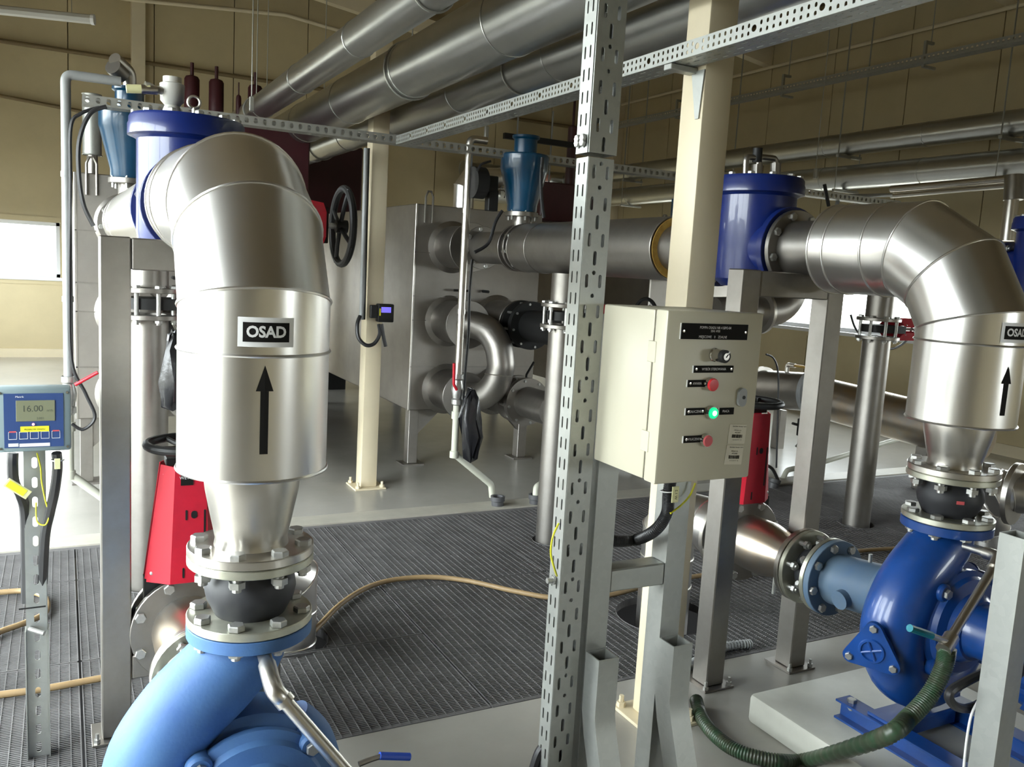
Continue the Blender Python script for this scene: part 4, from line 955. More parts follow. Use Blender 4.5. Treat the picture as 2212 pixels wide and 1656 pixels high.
t.part('washer', cyl(B(), q, q-Vector((.006, 0, 0)), .012, 14), BOLT); t.part('head', lathe(B(), [(0, 0), (.008, 0), (.008, .016), (0, .016)], q-Vector((.006, 0, 0)), (-1, 0, 0), 6), BOLT)
# ------------------------------------------------------------------ cabinet frame
t = T('cabinet_frame', 'galvanized square tube frame carrying the control box', 'frame', (1.4, 1.88, 0))
X1a, X1b, X2a, X2b, FY0, FY1 = 1.254, 1.319, 1.503, 1.570, 1.85, 1.915
def sqtube(bm, pts, s, th=.004, xdir=Vector((1, 0, 0)), openend=True):
    """square tube along pts (in the Y-Z plane), outer side s, hollow"""
    rings_o = []; rings_i = []
    for i, p in enumerate(pts):
        p = Vector(p); d = (Vector(pts[min(i+1, len(pts)-1)])-Vector(pts[max(i-1, 0)])).normalized(); y = d.cross(xdir).normalized()
        for lst, h in ((rings_o, s/2), (rings_i, s/2-th)): lst.append([bm.verts.new(p+xdir*a*h+y*b*h) for a, b in ((-1, -1), (1, -1), (1, 1), (-1, 1))])
    for R_ in (rings_o, rings_i):
        for a, b in zip(R_, R_[1:]):
            for k in range(4): bm.faces.new((a[k], a[(k+1) % 4], b[(k+1) % 4], b[k]))
    for e in (0, -1):
        for k in range(4): bm.faces.new((rings_o[e][k], rings_o[e][(k+1) % 4], rings_i[e][(k+1) % 4], rings_i[e][k]))
    return bm
for a, b in ((X1a, X1b), (X2a, X2b)):
    t.part('upright', sqtube(B(), [((a+b)/2, (FY0+FY1)/2, 0), ((a+b)/2, (FY0+FY1)/2, 1.50)], b-a), GALV, smooth=20)
    t.part('brace_leg', sqtube(B(), [((a+b)/2, FY0-.034, .585), ((a+b)/2, FY0-.034, .42), ((a+b)/2, FY0-.05, .36), ((a+b)/2, FY0-.19, 0)], b-a), GALV, smooth=20)
t.part('crossbar', box(B(), (X1b, FY0+.001, .742), (X2a, FY1-.001, .806), .004), GALV)
t.part('crossbar', box(B(), (X1b, FY0+.001, 1.30), (X2a, FY1-.001, 1.364), .004), GALV)
# ------------------------------------------------------------------ control box
BXa, BXb, BZ0, BZ1, BY = 1.231, 1.525, 1.119, 1.531, 1.58
t = T('control_box', 'cream control box with black name plates, red and green buttons', 'control box', ((BXa+BXb)/2, 1.7, BZ0)); cb = t
t.part('body', box(B(), (BXa+.002, BY+.052, BZ0+.002), (BXb-.002, 1.848, BZ1-.002), .005, 2), BOXP)
door = t.part('door', box(B(), (BXa, BY, BZ0), (BXb, BY+.047, BZ1), .006, 2), BOXP)
for z in (1.215, 1.43): t.part('hinge', box(B(), (BXa-.0015, BY+.034, z-.025), (BXa+.01, BY+.065, z+.025), .001), BOXP)
t.part('door_gasket', box(B(), (BXa+.006, BY+.046, BZ0+.006), (BXb-.006, BY+.053, BZ1-.006)), BLACK)
def dq(px, py): v = P(px, py, 1, BY); return v.x, v.z
MF = lambda x, z, dy=0: Matrix(((1, 0, 0, x), (0, 0, -1, BY-dy), (0, 1, 0, z), (0, 0, 0, 1)))
def nplate(x0, x1, z0, z1, texts, screws=True):
    p = t.part('name_plate', box(B(), (x0, BY-.0025, z0), (x1, BY, z1), .0004), BLKL)
    t.part('plate_edge', box(B(), (x0-.0022, BY-.0026, z0), (x0, BY, z1)), WHITE, parent=p)
    for tx, sz, x, z, sx in texts:
        bm = B(); addtext(bm, tx, sz, MF(x, z, .0031), sx); t.part('lettering', bm, WHITE, parent=p, smooth=0)
    if screws:
        for x in (x0+.0075, x1-.0075): t.part('screw', lathe(B(), [(.0038, 0), (.0034, .0015), (0, .002)], (x, BY-.0025, (z0+z1)/2), (0, -1, 0), 12), CHROME, parent=p)
    return p
x0, z1 = dq(1470, 698); x1, z0 = dq(1615, 735); zt = (z0+z1)/2
x0 = dq(1470, 716)[0]; x1 = dq(1614, 717)[0]; z1 = dq(1540, 699)[1]; z0 = dq(1540, 733)[1]; xm = (x0+x1)/2-.002
nplate(x0, x1, z0, z1, [('POMPA OSADU NR 4 SSPO-04', .0088, xm+.002, z1-.0095, .82), ('SSN1 4Y03', .0078, xm+.002, z1-.0175, .8), ('MIEJSCOWE    0    ZDALNE', .0088, xm-.004, z0+.006, .82)])
xa, za = dq(1497, 797); xb, _ = dq(1583, 797)
nplate(xa, xb, za-.0085, za+.0085, [('WYBÓR STEROWANIA', .0088, (xa+xb)/2, za, .82)])
xa, za = dq(1484, 828); xb, _ = dq(1526, 828); nplate(xa, xb, za-.0085, za+.0085, [('AWARIA', .0085, (xa+xb)/2-.001, za, .8)])
xa, za = dq(1480, 889); xb, _ = dq(1521, 889); nplate(xa, xb, za-.0085, za+.0085, [('ZAŁĄCZENIE', .0085, (xa+xb)/2, za, .72)])
xa, za = dq(1552, 888); xb, _ = dq(1584, 888); nplate(xa, xb, za-.0085, za+.0085, [('PRACA', .0085, (xa+xb)/2-.003, za, .8)], False)
xa, za = dq(1475, 949); xb, _ = dq(1517, 949); nplate(xa, xb, za-.0085, za+.0085, [('WYŁĄCZENIE', .0085, (xa+xb)/2, za, .72)])
x, z = dq(1543, 766)
sw = t.part('selector_switch', lathe(B(), [(.0165, 0), (.0165, .004), (.0150, .006), (.0150, .030), (0, .030)], (x, BY, z), (0, -1, 0), 28), CHROME)
t.part('knob_ring', lathe(B(), [(.0155, .030), (.0155, .040), (.014, .042), (0, .042)], (x, BY, z), (0, -1, 0), 28), BLACK, parent=sw)
t.part('key_face', cyl(B(), (x, BY-.042, z), (x, BY-.0435, z), .0085, 24), CHROME, parent=sw)
bm = B(); prism(bm, [(-.001, -.002), (.001, -.002), (.001, .007), (-.001, .007)], (0, 0, 0), (0, 0, 1), .001, mtx=MF(x, z, .0435) @ Matrix.Rotation(-.7, 4, 'Z')); t.part('key_slot', bm, BLACK, parent=sw)
bm = B(); prism(bm, [(-.0013, .009), (.0013, .009), (.0013, .0155), (-.0013, .0155)], (0, 0, 0), (0, 0, 1), .001, mtx=MF(x, z, .042) @ Matrix.Rotation(-.7, 4, 'Z')); t.part('pointer', bm, WHITE, parent=sw)
def button(px, py, nm, mt, r=.0150, d=.014, ringm=CHROME, lab=None):
    x, z = dq(px, py); b = t.part(nm, lathe(B(), [(.0165, 0), (.0165, .004), (.0155, .007), (.0155, .012), (r*.9, .012), (0, .012)], (x, BY, z), (0, -1, 0), 28), ringm, label=lab)
    t.part('lens', lathe(B(), [(r*.88, .011), (r*.88, d), (r*.78, d+.002), (0, d+.0025)], (x, BY, z), (0, -1, 0), 28), mt, parent=b); return b, x, z
button(1532, 829, 'fault_lamp', REDB, r=.0175, d=.016, lab='red lamp')
b_, x, z = button(1534, 890, 'start_button', GREENL, r=.0155, lab='green lit button')
t.part('lit_core', cyl(B(), (x, BY-.0165, z), (x, BY-.0172, z), .0065, 20), GREENC, parent=b_)
button(1522, 950, 'stop_button', REDP, r=.0160, d=.013, lab='flat red button')
x, z = dq(1600, 857); bm = B(); prism(bm, slotpoly(0, 0, .024, .046), (0, 0, 0), (0, 0, 1), .009, mtx=MF(x, z, 0)); lk = t.part('door_latch', bm, GREYP)
t.part('key_hole', cyl(B(), (x+.002, BY-.009, z), (x+.002, BY-.0105, z), .0045, 12), BLACK, parent=lk)
for (px, py) in ((1592, 937), (1585, 982)):
    x, z = dq(px, py); M = MF(x, z, .0008) @ Matrix.Rotation(-.06, 4, 'Z'); s = .0275
    bm = B(); prism(bm, [(-s, -.024), (s-.001, -.024), (s, -.023), (s, .023), (s-.001, .024), (-s+.001, .024), (-s, .023)], (0, 0, 0), (0, 0, 1), .0004, mtx=M); st = t.part('paper_label', bm, CREAMT)
    bm = B(); Mt = M @ Matrix.Translation((0, 0, .0009))
    addtext(bm, 'ŚRODEK TRWAŁY 2014', .0042, Mt @ Matrix.Translation((.004, .019, 0))); addtext(bm, 'SPÓŁKA S.A.', .0042, Mt @ Matrix.Translation((0, .0095, 0))); addtext(bm, '4422097' if py < 950 else '4422098', .0052, Mt @ Matrix.Translation((0, .0035, 0))); addtext(bm, '4 4 2 2 0 9 7 1 8', .0042, Mt @ Matrix.Translation((.001, -.0145, 0)))
    u = -.017; R_ = random.Random(py)
    while u < .0165:
        w = R_.choice((.0005, .0009, .0014)); vs = [bm.verts.new(Mt @ Vector(q)) for q in ((u, -.0095, 0), (u+w, -.0095, 0), (u+w, -.001, 0), (u, -.001, 0))]; bm.faces.new(vs); u += w+R_.choice((.0005, .0009))
    t.part('print', bm, BLKL, parent=st, smooth=0)
# corrugated cable from the box
pth = catmull([P(1448, 1040, 1, 1.80), P(1444, 1070, 1, 1.80), P(1440, 1110, 1, 1.81), P(1415, 1145, 1, 1.84), P(1375, 1165, 1, 1.93), P(1330, 1168, 1, 1.95), P(1290, 1160, 1, 1.95)], 40)
t = T('corrugated_conduit', 'black corrugated conduit curving from the underside of the control box', 'conduit', pth[-1])
t.part('conduit', tube(B(), pth, [.0150 if i % 3 else .0172 for i in range(len(pth))], 14), CABLE, smooth=60)
q = P(1449, 1066, 1, 1.78)
t = T('cable_tag', 'pale yellow cable tag tied to the conduit under the control box', 'tag', q)
t.part('plate', box(B(), q+Vector((-.004, -.012, -.022)), q+Vector((.018, -.008, .022)), .001), TAGP); t.part('tie', ring(B(), q+Vector((-.002, .012, .004)), (0, .1, 1), .019, .0018, 20, 6), WHITE)
bm = B(); addtext(bm, 'W 1.2', .011, Matrix(((0, 1, 0, q.x+.008), (0, 0, -1, q.y-.0125), (1, 0, 0, q.z), (0, 0, 0, 1)))); t.part('print', bm, BLKL, smooth=0)
cable('earth_wire', 'yellow-green wire under the right part of the control box', [P(1502, 1043, 1, 1.83), P(1490, 1070, 1, 1.83), P(1470, 1092, 1, 1.80), P(1448, 1108, 1, 1.79)], .0028, YGW, 'wire')
# ------------------------------------------------------------------ stand tube at the right edge
single('galvanized_stand', sqtube(B(), [(2.112, 1.235, 0), (2.112, 1.235, 1.02)], .066), GALV, 'galvanized square stand tube at the right edge in front of the pump', 'post')
# ------------------------------------------------------------------ flow meter and its post
FX0, FX1, FZ0, FZ1, FY = -.170, .019, .998, 1.184, 2.80
t = T('flow_meter', 'blue-grey wall box flow meter with display at far left', 'meter', ((FX0+FX1)/2, FY, FZ0))
t.part('housing', box(B(), (FX0, FY, FZ0), (FX1, FY+.085, FZ1), .008, 2), GREYB)
fp = t.part('front_plate', box(B(), (FX0+.018, FY-.002, FZ0+.014), (FX1-.020, FY, FZ1-.014)), BLUEP)
MM = lambda x, z, dy=0: Matrix(((1, 0, 0, x), (0, 0, -1, FY-dy), (0, 1, 0, z), (0, 0, 0, 1)))
def fq(px, py): v = P(px, py, 1, FY-.002); return v.x, v.z
x0, z1 = fq(34, 865); x1, z0 = fq(119, 908)
dp = t.part('display', box(B(), (x0, FY-.004, z0), (x1, FY-.002, z1), .0006), LCD, parent=fp)
bm = B(); addtext(bm, '16.00', .026, MM((x0+x1)/2-.008, (z0+z1)/2+.006, .0044), .95); addtext(bm, 'm³/h', .010, MM(x1-.013, (z0+z1)/2, .0044), .9); addtext(bm, '2:001', .009, MM((x0+x1)/2+.012, z0+.008, .0044)); t.part('digits', bm, LCDD, parent=fp, smooth=0)
x, z = fq(63, 926); x2, z2 = fq(106, 915+10)
yl = t.part('yellow_label', box(B(), (fq(44, 926)[0], FY-.0032, fq(44, 933)[1]), (fq(106, 926)[0], FY-.002, fq(44, 921)[1])), TAGY, parent=fp)
bm = B(); addtext(bm, 'PRZEPŁYW OSADU', .0062, MM(fq(75, 926)[0], fq(75, 927)[1], .0035)); addtext(bm, 'KOMORA 1', .0001, MM(0, 0, .1)) if 0 else None; t.part('print', bm, BLKL, parent=fp, smooth=0)
x, z = fq(72, 916); t.part('led', cyl(B(), (x, FY-.002, z), (x, FY-.005, z), .0035, 12), LEDR, parent=fp)
for k in range(5):
    xa = fq(18+23.5*k, 941)[0]; za = fq(30, 934)[1]; zb = fq(30, 949)[1]; w = .0215
    bm = B()
    for lo_, hi_ in (((xa, za), (xa+w, za+.001)), ((xa, zb), (xa+w, zb+.001)), ((xa, zb), (xa+.001, za)), ((xa+w-.001, zb), (xa+w, za))): box(bm, (lo_[0], FY-.003, min(lo_[1], hi_[1])), (hi_[0], FY-.002, max(lo_[1], hi_[1])+.0002))
    t.part('key_outline', bm, WHITE, parent=fp, smooth=0)
    if k in (0, 4): t.part('key_mark', box(B(), (xa+.002, FY-.0032, za), (xa+w-.002, FY-.002, za+.004)), REDP, parent=fp)
for a, b in ((18, 40), (42, 108)): t.part('white_strip', box(B(), (fq(a, 960)[0], FY-.003, fq(a, 965)[1]), (fq(b, 960)[0], FY-.002, fq(a, 958)[1])), WHITE, parent=fp)
bm = B(); addtext(bm, 'Danfoss' if 0 else 'Waterflux', .0001, MM(0, 0)) if 0 else None
addtext(bm, 'SIGNAL', .008, MM(fq(42, 857)[0], fq(42, 857)[1], .0024)) if 0 else addtext(bm, 'Metrik', .008, MM(fq(42, 857)[0], fq(42, 857)[1], .0024)); t.part('lettering', bm, WHITE, parent=fp, smooth=0)
for x in (FX0+.009, FX1-.010):
    for z in (FZ0+.012, FZ1-.012): t.part('screw', cyl(B(), (x, FY, z), (x, FY-.003, z), .0035, 10), CHROME)
t = T('slotted_rail', 'single-slot galvanized rail standing under the flow meter', 'post', (-.085, 2.89, 0))
w = .055; hs = ((0, .0305, .015, .034),)
M = Matrix(((1, 0, 0, -.080), (0, 0, -1, 2.888), (0, 1, 0, 0), (0, 0, 0, 1))); t.part('front_web', perf(B(), w, 1.16, .061, hs, .003, M), GALV, smooth=0)
for x in (-.080-w/2, -.080+w/2): t.part('side_flange', box(B(), (x-.0015, 2.888, 0), (x+.0015, 2.925, 1.159)), GALV, smooth=0)
t.part('outer_sleeve', box(B(), (-.113, 2.872, 0), (-.1095, 2.92, .42)), GALV, smooth=0); t.part('outer_sleeve', box(B(), (-.051, 2.872, 0), (-.0475, 2.92, .42)), GALV, smooth=0)
t.part('clamp_bolt', cyl(B(), (-.10, 2.885, .425), (-.06, 2.86, .415), .008, 10), BOLT)
cable('black_cable', 'thick black cable entering the flow meter from below at its left', [P(28, 978, 1, 2.82), P(27, 1000, 1, 2.82), P(30, 1040, 1, 2.84), P(45, 1070, 1, 2.87), P(55, 1120, 1, 2.90), P(57, 1300, 1, 2.91)], .015)
cable('black_cable', 'thick black cable hanging at the right of the slotted rail', [P(122, 978, 1, 2.82), P(124, 1010, 1, 2.83), P(118, 1060, 1, 2.84), P(107, 1110, 1, 2.86), P(97, 1160, 1, 2.87), P(92, 1260, 1, 2.90)], .014)
q = P(38, 1055, 1, 2.77); t = T('cable_tag', 'tilted yellow cable tag hanging left of the slotted rail', 'tag', q)
Rt = Matrix.Translation(q) @ Matrix.Rotation(radians(38), 4, 'Y'); t.part('plate', box(B(), (-.036, -.002, -.014), (.036, .001, .014), .001, 1, Rt), TAGP); t.part('yellow_insert', box(B(), (-.030, -.0028, -.010), (.024, -.002, .010), 0, 1, Rt), TAGY)
q = P(124, 1000, 1, 2.79); t = T('cable_tag', 'small yellow tag on the right cable under the flow meter', 'tag', q); t.part('plate', box(B(), q+Vector((-.008, -.002, -.018)), q+Vector((.008, .001, .014)), .001), TAGP); t.part('tie', ring(B(), q+Vector((0, .018, .006)), (0, 0, 1), .017, .002, 18, 6), WHITE)
cable('earth_wire', 'thin yellow-green wire looping along the slotted rail', [P(80, 978, 1, 2.86), P(88, 1010, 1, 2.86), P(90, 1040, 1, 2.86), P(98, 1080, 1, 2.85), P(106, 1110, 1, 2.85), P(98, 1133, 1, 2.85), P(80, 1125, 1, 2.86), P(78, 1085, 1, 2.87)], .0022, YGW, 'wire')
t = T('cable_tie', 'black cable tie round the slotted rail', 'tie', P(70, 1312, 1, 2.87)); q = P(70, 1312, 1, 2.87); bm = B()
box(bm, q+Vector((-.036, -.002, -.002)), q+Vector((.036, .001, .002))); t.part('strap', bm, BLACK)
# ------------------------------------------------------------------ violet display on the far cream column
q = P(830, 675, 1, 5.68); t = T('display_unit', 'small black unit with violet display on the second cream column', 'meter', q)
t.part('housing', box(B(), q+Vector((-.05, -.03, -.065)), q+Vector((.062, .04, .060)), .008, 2), BLACK)
t.part('display', box(B(), q+Vector((-.032, -.032, .002)), q+Vector((.038, -.030, .040)), 0), DISPL); t.part('yellow_strip', box(B(), q+Vector((-.045, -.0318, -.02)), q+Vector((-.036, -.030, .03)), 0), TAGY)
t.part('clip', box(B(), q+Vector((-.10, -.01, -.04)), q+Vector((-.05, .02, .05)), .004), BLACK)
cable('black_cable', 'black cables looping under the violet display', [P(818, 700, 1, 5.62), P(820, 722, 1, 5.60), P(808, 742, 1, 5.60), P(790, 745, 1, 5.60), P(774, 728, 1, 5.62), P(772, 700, 1, 5.64), P(778, 682, 1, 5.66)], .013)
cable('black_cable', 'short black cable tail under the violet display', [P(824, 700, 1, 5.6), P(828, 725, 1, 5.6), P(833, 748, 1, 5.6)], .013)
t = T('conduit_pipe', 'thin grey conduit beside the second cream column', 'conduit', P(787, 690, 1, 5.72)); t.part('conduit', cyl(B(), P(791, 320, 1, 5.70), P(781, 690, 1, 5.70), .017, 12), GREYP); t.part('black_pipe', cyl(B(), P(797, 320, 1, 5.70), P(787, 690, 1, 5.70), .007, 8), BLACK)
# ------------------------------------------------------------------ maroon machines
t = T('maroon_machine', 'dark maroon machine housing behind the middle tank', 'machine', (2.5, 10.4, 0)); a = P(652, 303, 1, 10.3); b = P(786, 300, 1, 10.3)
t.part('housing', box(B(), (a.x, 10.3, .3), (b.x, 11.4, a.z), .02), MAROON)
t.part('housing_frame', box(B(), (a.x-.06, 10.26, .0), (a.x, 10.32, a.z+.02), .004), BLACK); t.part('plinth', box(B(), (a.x+.1, 10.4, 0), (b.x-.1, 11.3, .3)), BLACK)
t = T('maroon_actuators', 'row of maroon upright cylinders on a dark frame above the left tank', 'machine', (1.1, 7, 2.07))
t.part('frame', box(B(), (.72, 6.95, 2.07), (1.75, 7.25, 2.60), .01), MAROON)
for px, r, y0 in ((415, .055, 135), (468, .055, 140), (516, .02, 178), (552, .055, 155)):
    q = P(px, y0, 1, 7.05); q.z = min(q.z, 3.0)
    t.part('cylinder', lathe(B(), [(r, 2.55), (r, q.z-.12), (r*.8, q.z-.10), (r*.25, q.z-.09), (r*.25, q.z), (0, q.z)], (q.x, 7.05, 0), (0, 0, 1), 20), MAROON)
t = T('maroon_actuators', 'single maroon cylinder and thin rods left of the slotted post, high up', 'machine', (3.2, 7, 2.07)); q = P(1237, 290, 1, 7.05)
t.part('frame', box(B(), (q.x-.35, 6.95, 2.07), (q.x+.3, 7.2, 2.42), .01), MAROON)
t.part('cylinder', lathe(B(), [(.045, 2.4), (.045, P(1237, 275, 1, 7.05).z), (.012, P(1237, 270, 1, 7.05).z), (.012, P(1237, 200, 1, 7.05).z), (0, P(1237, 200, 1, 7.05).z)], (q.x, 7.05, 0), (0, 0, 1), 20), MAROON)
for px in (1120, 1195): w_ = P(px, 240, 1, 7.05); t.part('rod', cyl(B(), (w_.x, 7.05, 2.07), (w_.x, 7.05, w_.z), .008, 8), GREYP)
t.part('arm', box(B(), (P(1085, 300, 1, 7.05).x, 7.0, P(1085, 300, 1, 7.05).z), (q.x, 7.04, P(1085, 300, 1, 7.05).z+.05)), BLACK)
# ------------------------------------------------------------------ fittings on the lids
L1 = Vector((.385, 3.2, 2.05)); q = P(372, 235, 1, 3.2)
t = T('lid_valve', 'white cast valve with yellow tag on the lid of the left check valve', 'valve', (q.x, 3.2, 2.05))
t.part('body', lathe(B(), [(.030, 2.047), (.030, 2.07), (.024, 2.085), (.038, 2.10), (.040, 2.155), (.030, 2.16), (.030, 2.178), (0, 2.18)], (q.x, 3.2, 0), (0, 0, 1), 16), WHITEP, smooth=50)
t.part('nozzle', lathe(B(), [(.012, 0), (.014, .03), (.010, .04), (.016, .06), (.016, .075)], (q.x-.015, 3.19, 2.125), (-1, -.2, .12), 12), WHITEP)
q2 = P(305, 193, 1, 3.17); t.part('tag', cyl(B(), q2+Vector((-.045, 0, -.004)), q2+Vector((.028, 0, .004)), .014, 14), TAGP)
t.part('tag_cap', cyl(B(), q2+Vector((.0, 0, .001)), q2+Vector((.05, 0, .004)), .0145, 14), STEEL)
q = P(419, 221, 1, 3.12); t = T('lifting_ring', 'small steel lifting ring on the lid of the left check valve', 'ring', (q.x, 3.12, 2.045)); t.part('ring', ring(B(), q, (.2, 1, 0), .019, .005, 28, 8), STEEL); t.part('shank', cyl(B(), (q.x, 3.12, 2.045), (q.x, 3.12, q.z-.018), .006, 8), STEEL)
t = T('lid_fittings', 'brown pipe fittings with elbows on the lid of the right check valve', 'pipe fitting', (2.6, 2.82, 2.05))
for a, b in ((1612, 1640), (1640, 1676)):
    t.part('elbow_run', tube(B(), fillet([(P(a, 360, 1, 2.8).x, 2.8, 2.047), (P(a, 335, 1, 2.8).x, 2.8, P(a, 338, 1, 2.8).z), (P(b, 345, 1, 2.8).x, 2.8, P(b, 342, 1, 2.8).z), (P(b, 370, 1, 2.8).x, 2.8, 2.047)], .02), .012, 12), STEELD)
t.part('plug', cyl(B(), P(1635, 350, 1, 2.8), P(1637, 320, 1, 2.8), .020, 14), BLACK); t.part('gland', cyl(B(), (P(1676, 370, 1, 2.8).x, 2.8, 2.047), P(1676, 352, 1, 2.8), .022, 8), STEELD)
t.part('gland', cyl(B(), (P(1636, 370, 1, 2.8).x, 2.8, 2.047), P(1636, 355, 1, 2.8), .022, 8), STEELD)
# pipe elbow on top of the far-left air valve
t = T('vent_elbow', 'steel elbow fitting on top of the teal air valve', 'pipe fitting', (.34, 5.35, 2.48)); t.part('elbow', tube(B(), fillet([(.34, 5.35, 2.475), (.34, 5.35, 2.56), (.26, 5.25, 2.60)], .05), .035, 16), STEEL); t.part('collar', cyl(B(), (.30, 5.3, 2.53), (.25, 5.24, 2.56), .045, 12), STEELD)
# ------------------------------------------------------------------ hoses
hz = .018
def hose(name, lab, pix, r, m, z=hz): return cable(name, lab, [P(a, b, 2, z) for a, b in pix], r, m, 'hose', n=12)
hose('rubber_hose', 'beige hose snaking over the grating from the left riser to behind the blue pump', [(655, 1385), (690, 1350), (735, 1305), (790, 1270), (850, 1252), (930, 1246), (1010, 1254), (1110, 1276), (1200, 1291), (1300, 1288), (1410, 1262), (1512, 1243), (1600, 1238), (1690, 1222), (1780, 1203), (1850, 1190), (1930, 1184), (2010, 1180)], .0125, HOSEB)
hose('rubber_hose', 'bent end of the beige hose behind the slotted rail', [(-520, 1310), (-60, 1285), (0, 1279), (50, 1276), (88, 1284), (102, 1300), (95, 1325), (50, 1346), (0, 1364), (-60, 1392), (-520, 1540)], .0125, HOSEB)
hose('rubber_hose', 'beige hose length crossing the grating low at the left edge', [(-520, 1575), (-80, 1512), (0, 1500), (90, 1488), (215, 1465), (300, 1452)], .0125, HOSEB)
# green spiral hose with ribs
pts = catmull([P(2046, 1398, 1, 1.42), P(2038, 1440, 1, 1.42), P(2010, 1498, 1, 1.42), P(1965, 1548, 1, 1.42), P(1905, 1592, 1, 1.42)]+[P(a, b, 2, .026) for a, b in ((1750, 1640), (1680, 1643), (1600, 1624), (1552, 1594), (1518, 1554), (1504, 1512))], 36)
t = T('spiral_hose', 'green spiral hose sweeping from the blue pump drain over the floor', 'hose', pts[-1]); t.part('hose', tube(B(), pts, [.0225 if i % 3 else .0252 for i in range(len(pts))], 14), HOSEG, smooth=60)
pts = catmull([P(1470, 1450, 2, .02), P(1510, 1425, 2, .02), P(1560, 1398, 2, .02), P(1620, 1390, 2, .02)], 30)
t = T('grey_conduit', 'grey corrugated conduit on the grating beside the stand foot', 'conduit', pts[0]); t.part('conduit', tube(B(), pts, [.018 if i % 3 else .021 for i in range(len(pts))], 12), GREYP, smooth=60)
# pump drains with ball valves
t = T('pump_drain', 'silver drain pipe with blue lever slanting down from the faded pump', 'pipe', (.40, 1.84, .3))
a = Vector((.395, 1.87, .712)); b = P(592, 1487, 1, 1.74); c = P(760, 1680, 1, 1.66)
t.part('elbow_run', tube(B(), fillet([a, a.lerp(b, .98), b.lerp(c, .06), c], .04), .0155, 18), STEEL); t.part('elbow', tube(B(), catmull([a.lerp(b, .35), b, b.lerp(c, .12)], 6), .0195, 16), STEEL)
t.part('collar', cyl(B(), b.lerp(c, .10), b.lerp(c, .16), .0215, 14), STEEL)
lv = t.part('lever', tube(B(), [P(775, 1650, 1, 1.66), P(800, 1640, 1, 1.66), P(825, 1632, 1, 1.66)], .006, 8), STEELD); t.part('lever_sleeve', tube(B(), [P(820, 1632, 1, 1.66), P(885, 1634, 1, 1.66)], .0085, 10), HANDB, parent=lv)
t = T('pump_drain', 'steel drain pipe with teal lever beside the glossy blue pump', 'pipe', P(2100, 1300, 1, 1.5))
a = P(2085, 1180, 1, 1.66); b = P(2160, 1203, 1, 1.52); c = P(2043, 1395, 1, 1.42)
t.part('elbow_run', tube(B(), fillet([a, b, c], .05), .0135, 16), STEEL); t.part('elbow', tube(B(), fillet([a.lerp(b, .6), b, b.lerp(c, .14)], .04), .019, 16), STEEL); t.part('collar', cyl(B(), c.lerp(b, .1), c.lerp(b, -.04), .021, 12), STEEL)
lv = t.part('lever', tube(B(), [P(2045, 1385, 1, 1.42), P(2010, 1372, 1, 1.42)], .009, 10), STEEL); t.part('lever_sleeve', tube(B(), [P(2012, 1372, 1, 1.42), P(1965, 1356, 1, 1.42)], .0105, 10), HANDT, parent=lv)
cable('black_cable', 'thick black motor cable looping in front of the glossy blue pump', [P(2230, 1395, 1, 1.30), P(2150, 1440, 1, 1.30), P(2090, 1470, 1, 1.30), P(2052, 1495, 1, 1.30), P(2058, 1520, 1, 1.30), P(2090, 1530, 1, 1.30), P(2130, 1510, 1, 1.30), P(2220, 1440, 1, 1.32)], .012)
cable('steel_wire', 'thin pale wire standing in front of the plinth at lower right', [P(2112, 1515, 1, 1.28), P(2098, 1545, 1, 1.28), P(2088, 1600, 1, 1.28), P(2080, 1680, 1, 1.28)], .0035, WHITE, 'wire')
cable('black_cable', 'dark blue cable at the foot of the slotted post', [P(1185, 1600, 1, 1.9), P(1165, 1625, 1, 1.9), P(1150, 1670, 1, 1.9)], .014)
# ------------------------------------------------------------------ right background pipework
t = T('collector_pipe', 'large grey collector pipe low in front of the right wall', 'pipe', (6.5, 5, .3))
a = P(1645, 838, 0, 6.3); b = P(1758, 848, 0, 6.3); c = P(1822, 886, 0, 6.3); d = P(2120, 948, 0, 6.3)
t.part('pipe_section', cyl(B(), a, b, .185, 32), STEELD); t.part('end_flange', disc(B(), b, b-a, .235, .05, 0), GREYP); t.part('pipe_section', cyl(B(), b.lerp(c, .3), d, .19, 32), STEELW)
t.part('flange', disc(B(), a, b-a, .22, .03, 0), STEELD)
for q in (a.lerp(d, .12), a.lerp(d, .8)): t.part('support', box(B(), (6.26, q.y-.05, 0), (6.34, q.y+.05, q.z-.17)), STEELD)
q = P(1700, 800, 0, 6.3); t.part('cock', tube(B(), fillet([q+Vector((0, 0, -.1)), q+Vector((0, 0, .06)), q+Vector((0, -.1, .06))], .03), .022, 10), STEEL); t.part('brass_pipe', cyl(B(), q+Vector((0, -.02, .06)), q+Vector((0, -.30, .06)), .014, 10), mat('brass', (.55, .38, .12), .35, .9))
t = T('curved_pipe', 'grey pipe bending left below the right check valve', 'pipe', P(1700, 690, 0, 5.6))
t.part('bend', tube(B(), fillet([P(1718, 500, 1, 5.2), P(1712, 672, 1, 5.2), P(1540, 676, 1, 5.2)], .38, 14), .125, 32), STEELD)
t.part('flange', disc(B(), P(1640, 675, 1, 5.2), (1, 0, 0), .17, .03, 0), STEEL)
t = T('slim_riser', 'thin dark red riser beside the right stand post', 'pipe', P(1766, 700, 1, 5.0)); q = P(1762, 800, 1, 5.0); t.part('riser', cyl(B(), P(1769, 636, 1, 5.0), (q.x, q.y, -.02), .018, 10), mat('rusty_pipe', (.22, .10, .08), .5)); t.part('gate_body', lathe(B(), [(.02, -.06), (.045, -.04), (.03, 0), (.045, .04), (.02, .06)], P(1763, 795, 1, 5.0), (0, 0, 1), 12), STEELD)
t = T('drain_trap', 'small black valve hanging under the collector pipe', 'valve', P(1733, 940, 1, 5.6))
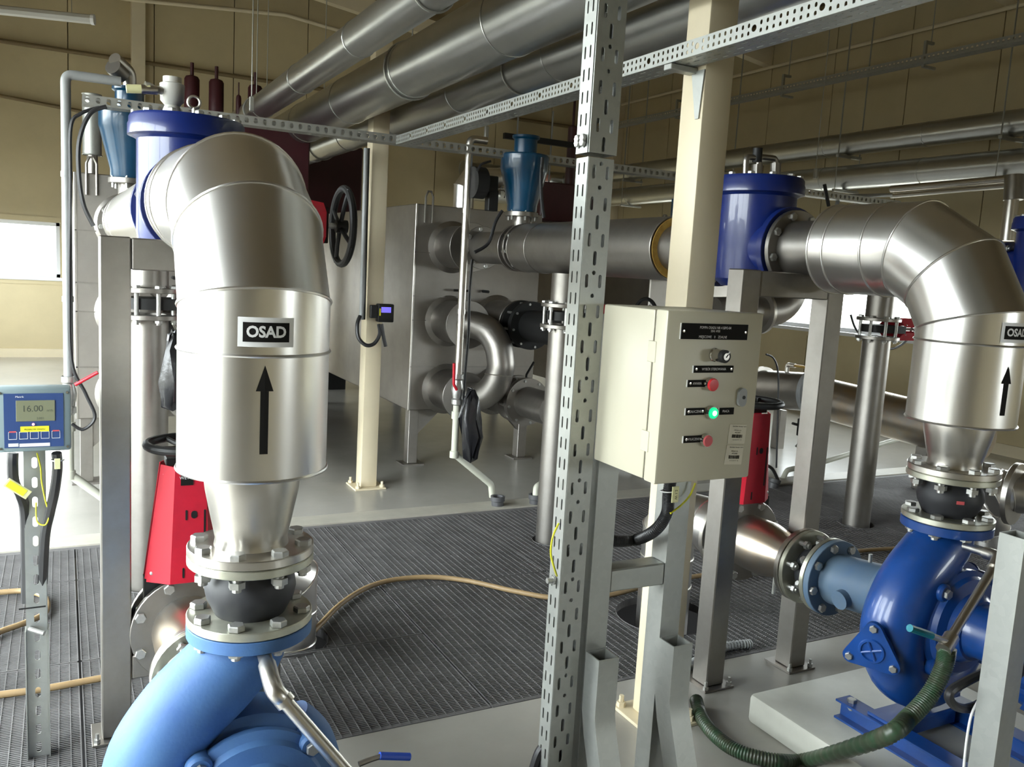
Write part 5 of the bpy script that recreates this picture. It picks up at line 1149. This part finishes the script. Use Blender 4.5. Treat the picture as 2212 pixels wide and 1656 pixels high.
t.part('pipe', tube(B(), fillet([P(1740, 895, 1, 5.6), P(1738, 1005, 1, 5.6)], .03), .022, 10), STEEL); t.part('body', cyl(B(), P(1734, 905, 1, 5.6), P(1731, 940, 1, 5.6), .045, 14), BLACK); t.part('bell', lathe(B(), [(.03, .0), (.03, .08), (.045, .10), (.045, .11)], P(1731, 940, 1, 5.6), (0, 0, -1), 14), STEELD); t.part('knob', cyl(B(), P(1722, 917, 1, 5.6), P(1712, 914, 1, 5.6), .012, 8), BLACK)
cable('black_cable', 'thin black cable hanging behind the control box at right', [P(1655, 765, 1, 5.4), P(1672, 775, 1, 5.4), P(1681, 810, 1, 5.4), P(1680, 900, 1, 5.4), P(1677, 1010, 1, 5.4)], .008)
cable('black_cable', 'black cable bending into the dark drain cup', [P(1650, 1003, 1, 5.1), P(1668, 1012, 1, 5.1), P(1682, 1040, 1, 5.1)], .014)
cable('black_cable', 'black cable sagging behind the right vertical pipe', [P(1838, 680, 1, 5.3), P(1850, 712, 1, 5.3), P(1880, 742, 1, 5.3), P(1925, 753, 1, 5.3), P(1958, 735, 1, 5.3), P(1972, 700, 1, 5.3)], .010)
t = T('knife_gate_stub', 'wall socket box on the right wall near the frame edge', 'socket', (8.56, 5.4, .6)); t.part('cover', box(B(), (8.54, 5.36, .55), (8.598, 5.5, .70), .006), GREYP)
t.o.name = 'wall_socket'
# large silver elbow low at the right edge (third line suction)
t = T('jacketed_suction_bend', 'shiny segmented suction bend low at the right edge', 'pipe', (4.3, 2.9, .1))
mitre(t, [P(2135, 1075, 1, 3.0), P(2175, 1060, 1, 2.95), P(2260, 1070, 1, 2.8)], .12, n=36); mitre(t, [P(2100, 1030, 1, 3.4), P(2120, 1100, 1, 3.35), P(2140, 1140, 1, 3.35), (P(2140, 1140, 1, 3.35).x, 3.35, -.5)], .11, n=36)
t.part('flange', disc(B(), P(2185, 1065, 1, 2.9), (.25, -1, 0), .18, .03, .1), STEEL)
# fluorescent lamp, unlit, near the left wall
t = T('tube_lamp', 'unlit white fluorescent tube lamp at the top left', 'lamp', (-1.8, 8.2, 3.6)); a = P(-90, 12, 2, 3.75); b = P(197, 42, 2, 3.75)
t.part('housing', tube(B(), [a, b], .045, 8), WHITEP); t.part('end_cap', cyl(B(), b, b+(b-a).normalized()*.03, .05, 10), WHITE)
for q in (a.lerp(b, .3), a.lerp(b, .85)): t.part('suspension', cyl(B(), q+Vector((0, 0, .04)), Vector((q.x, q.y, roofz(q.x))), .004, 6), GALVD)
for (px, py, yy, wh) in ((543, 240, 5.2, 'right of the left check valve lid'), (1050, 300, 5.2, 'left of the slotted post'), (1760, 385, 5.3, 'above the right jacket')):
    q = P(px, py, 1, yy); t = T('tray_hanger', 'thin threaded rod holding the cross tray, %s' % wh, 'hanger', q, 'cross tray rods'); t.part('rod', cyl(B(), q, (q.x, q.y, roofz(q.x)), .0035, 6), GALVD); t.part('coupling', box(B(), q+Vector((-.012, -.012, 0)), q+Vector((.012, .012, .08)), .002), GALVD)
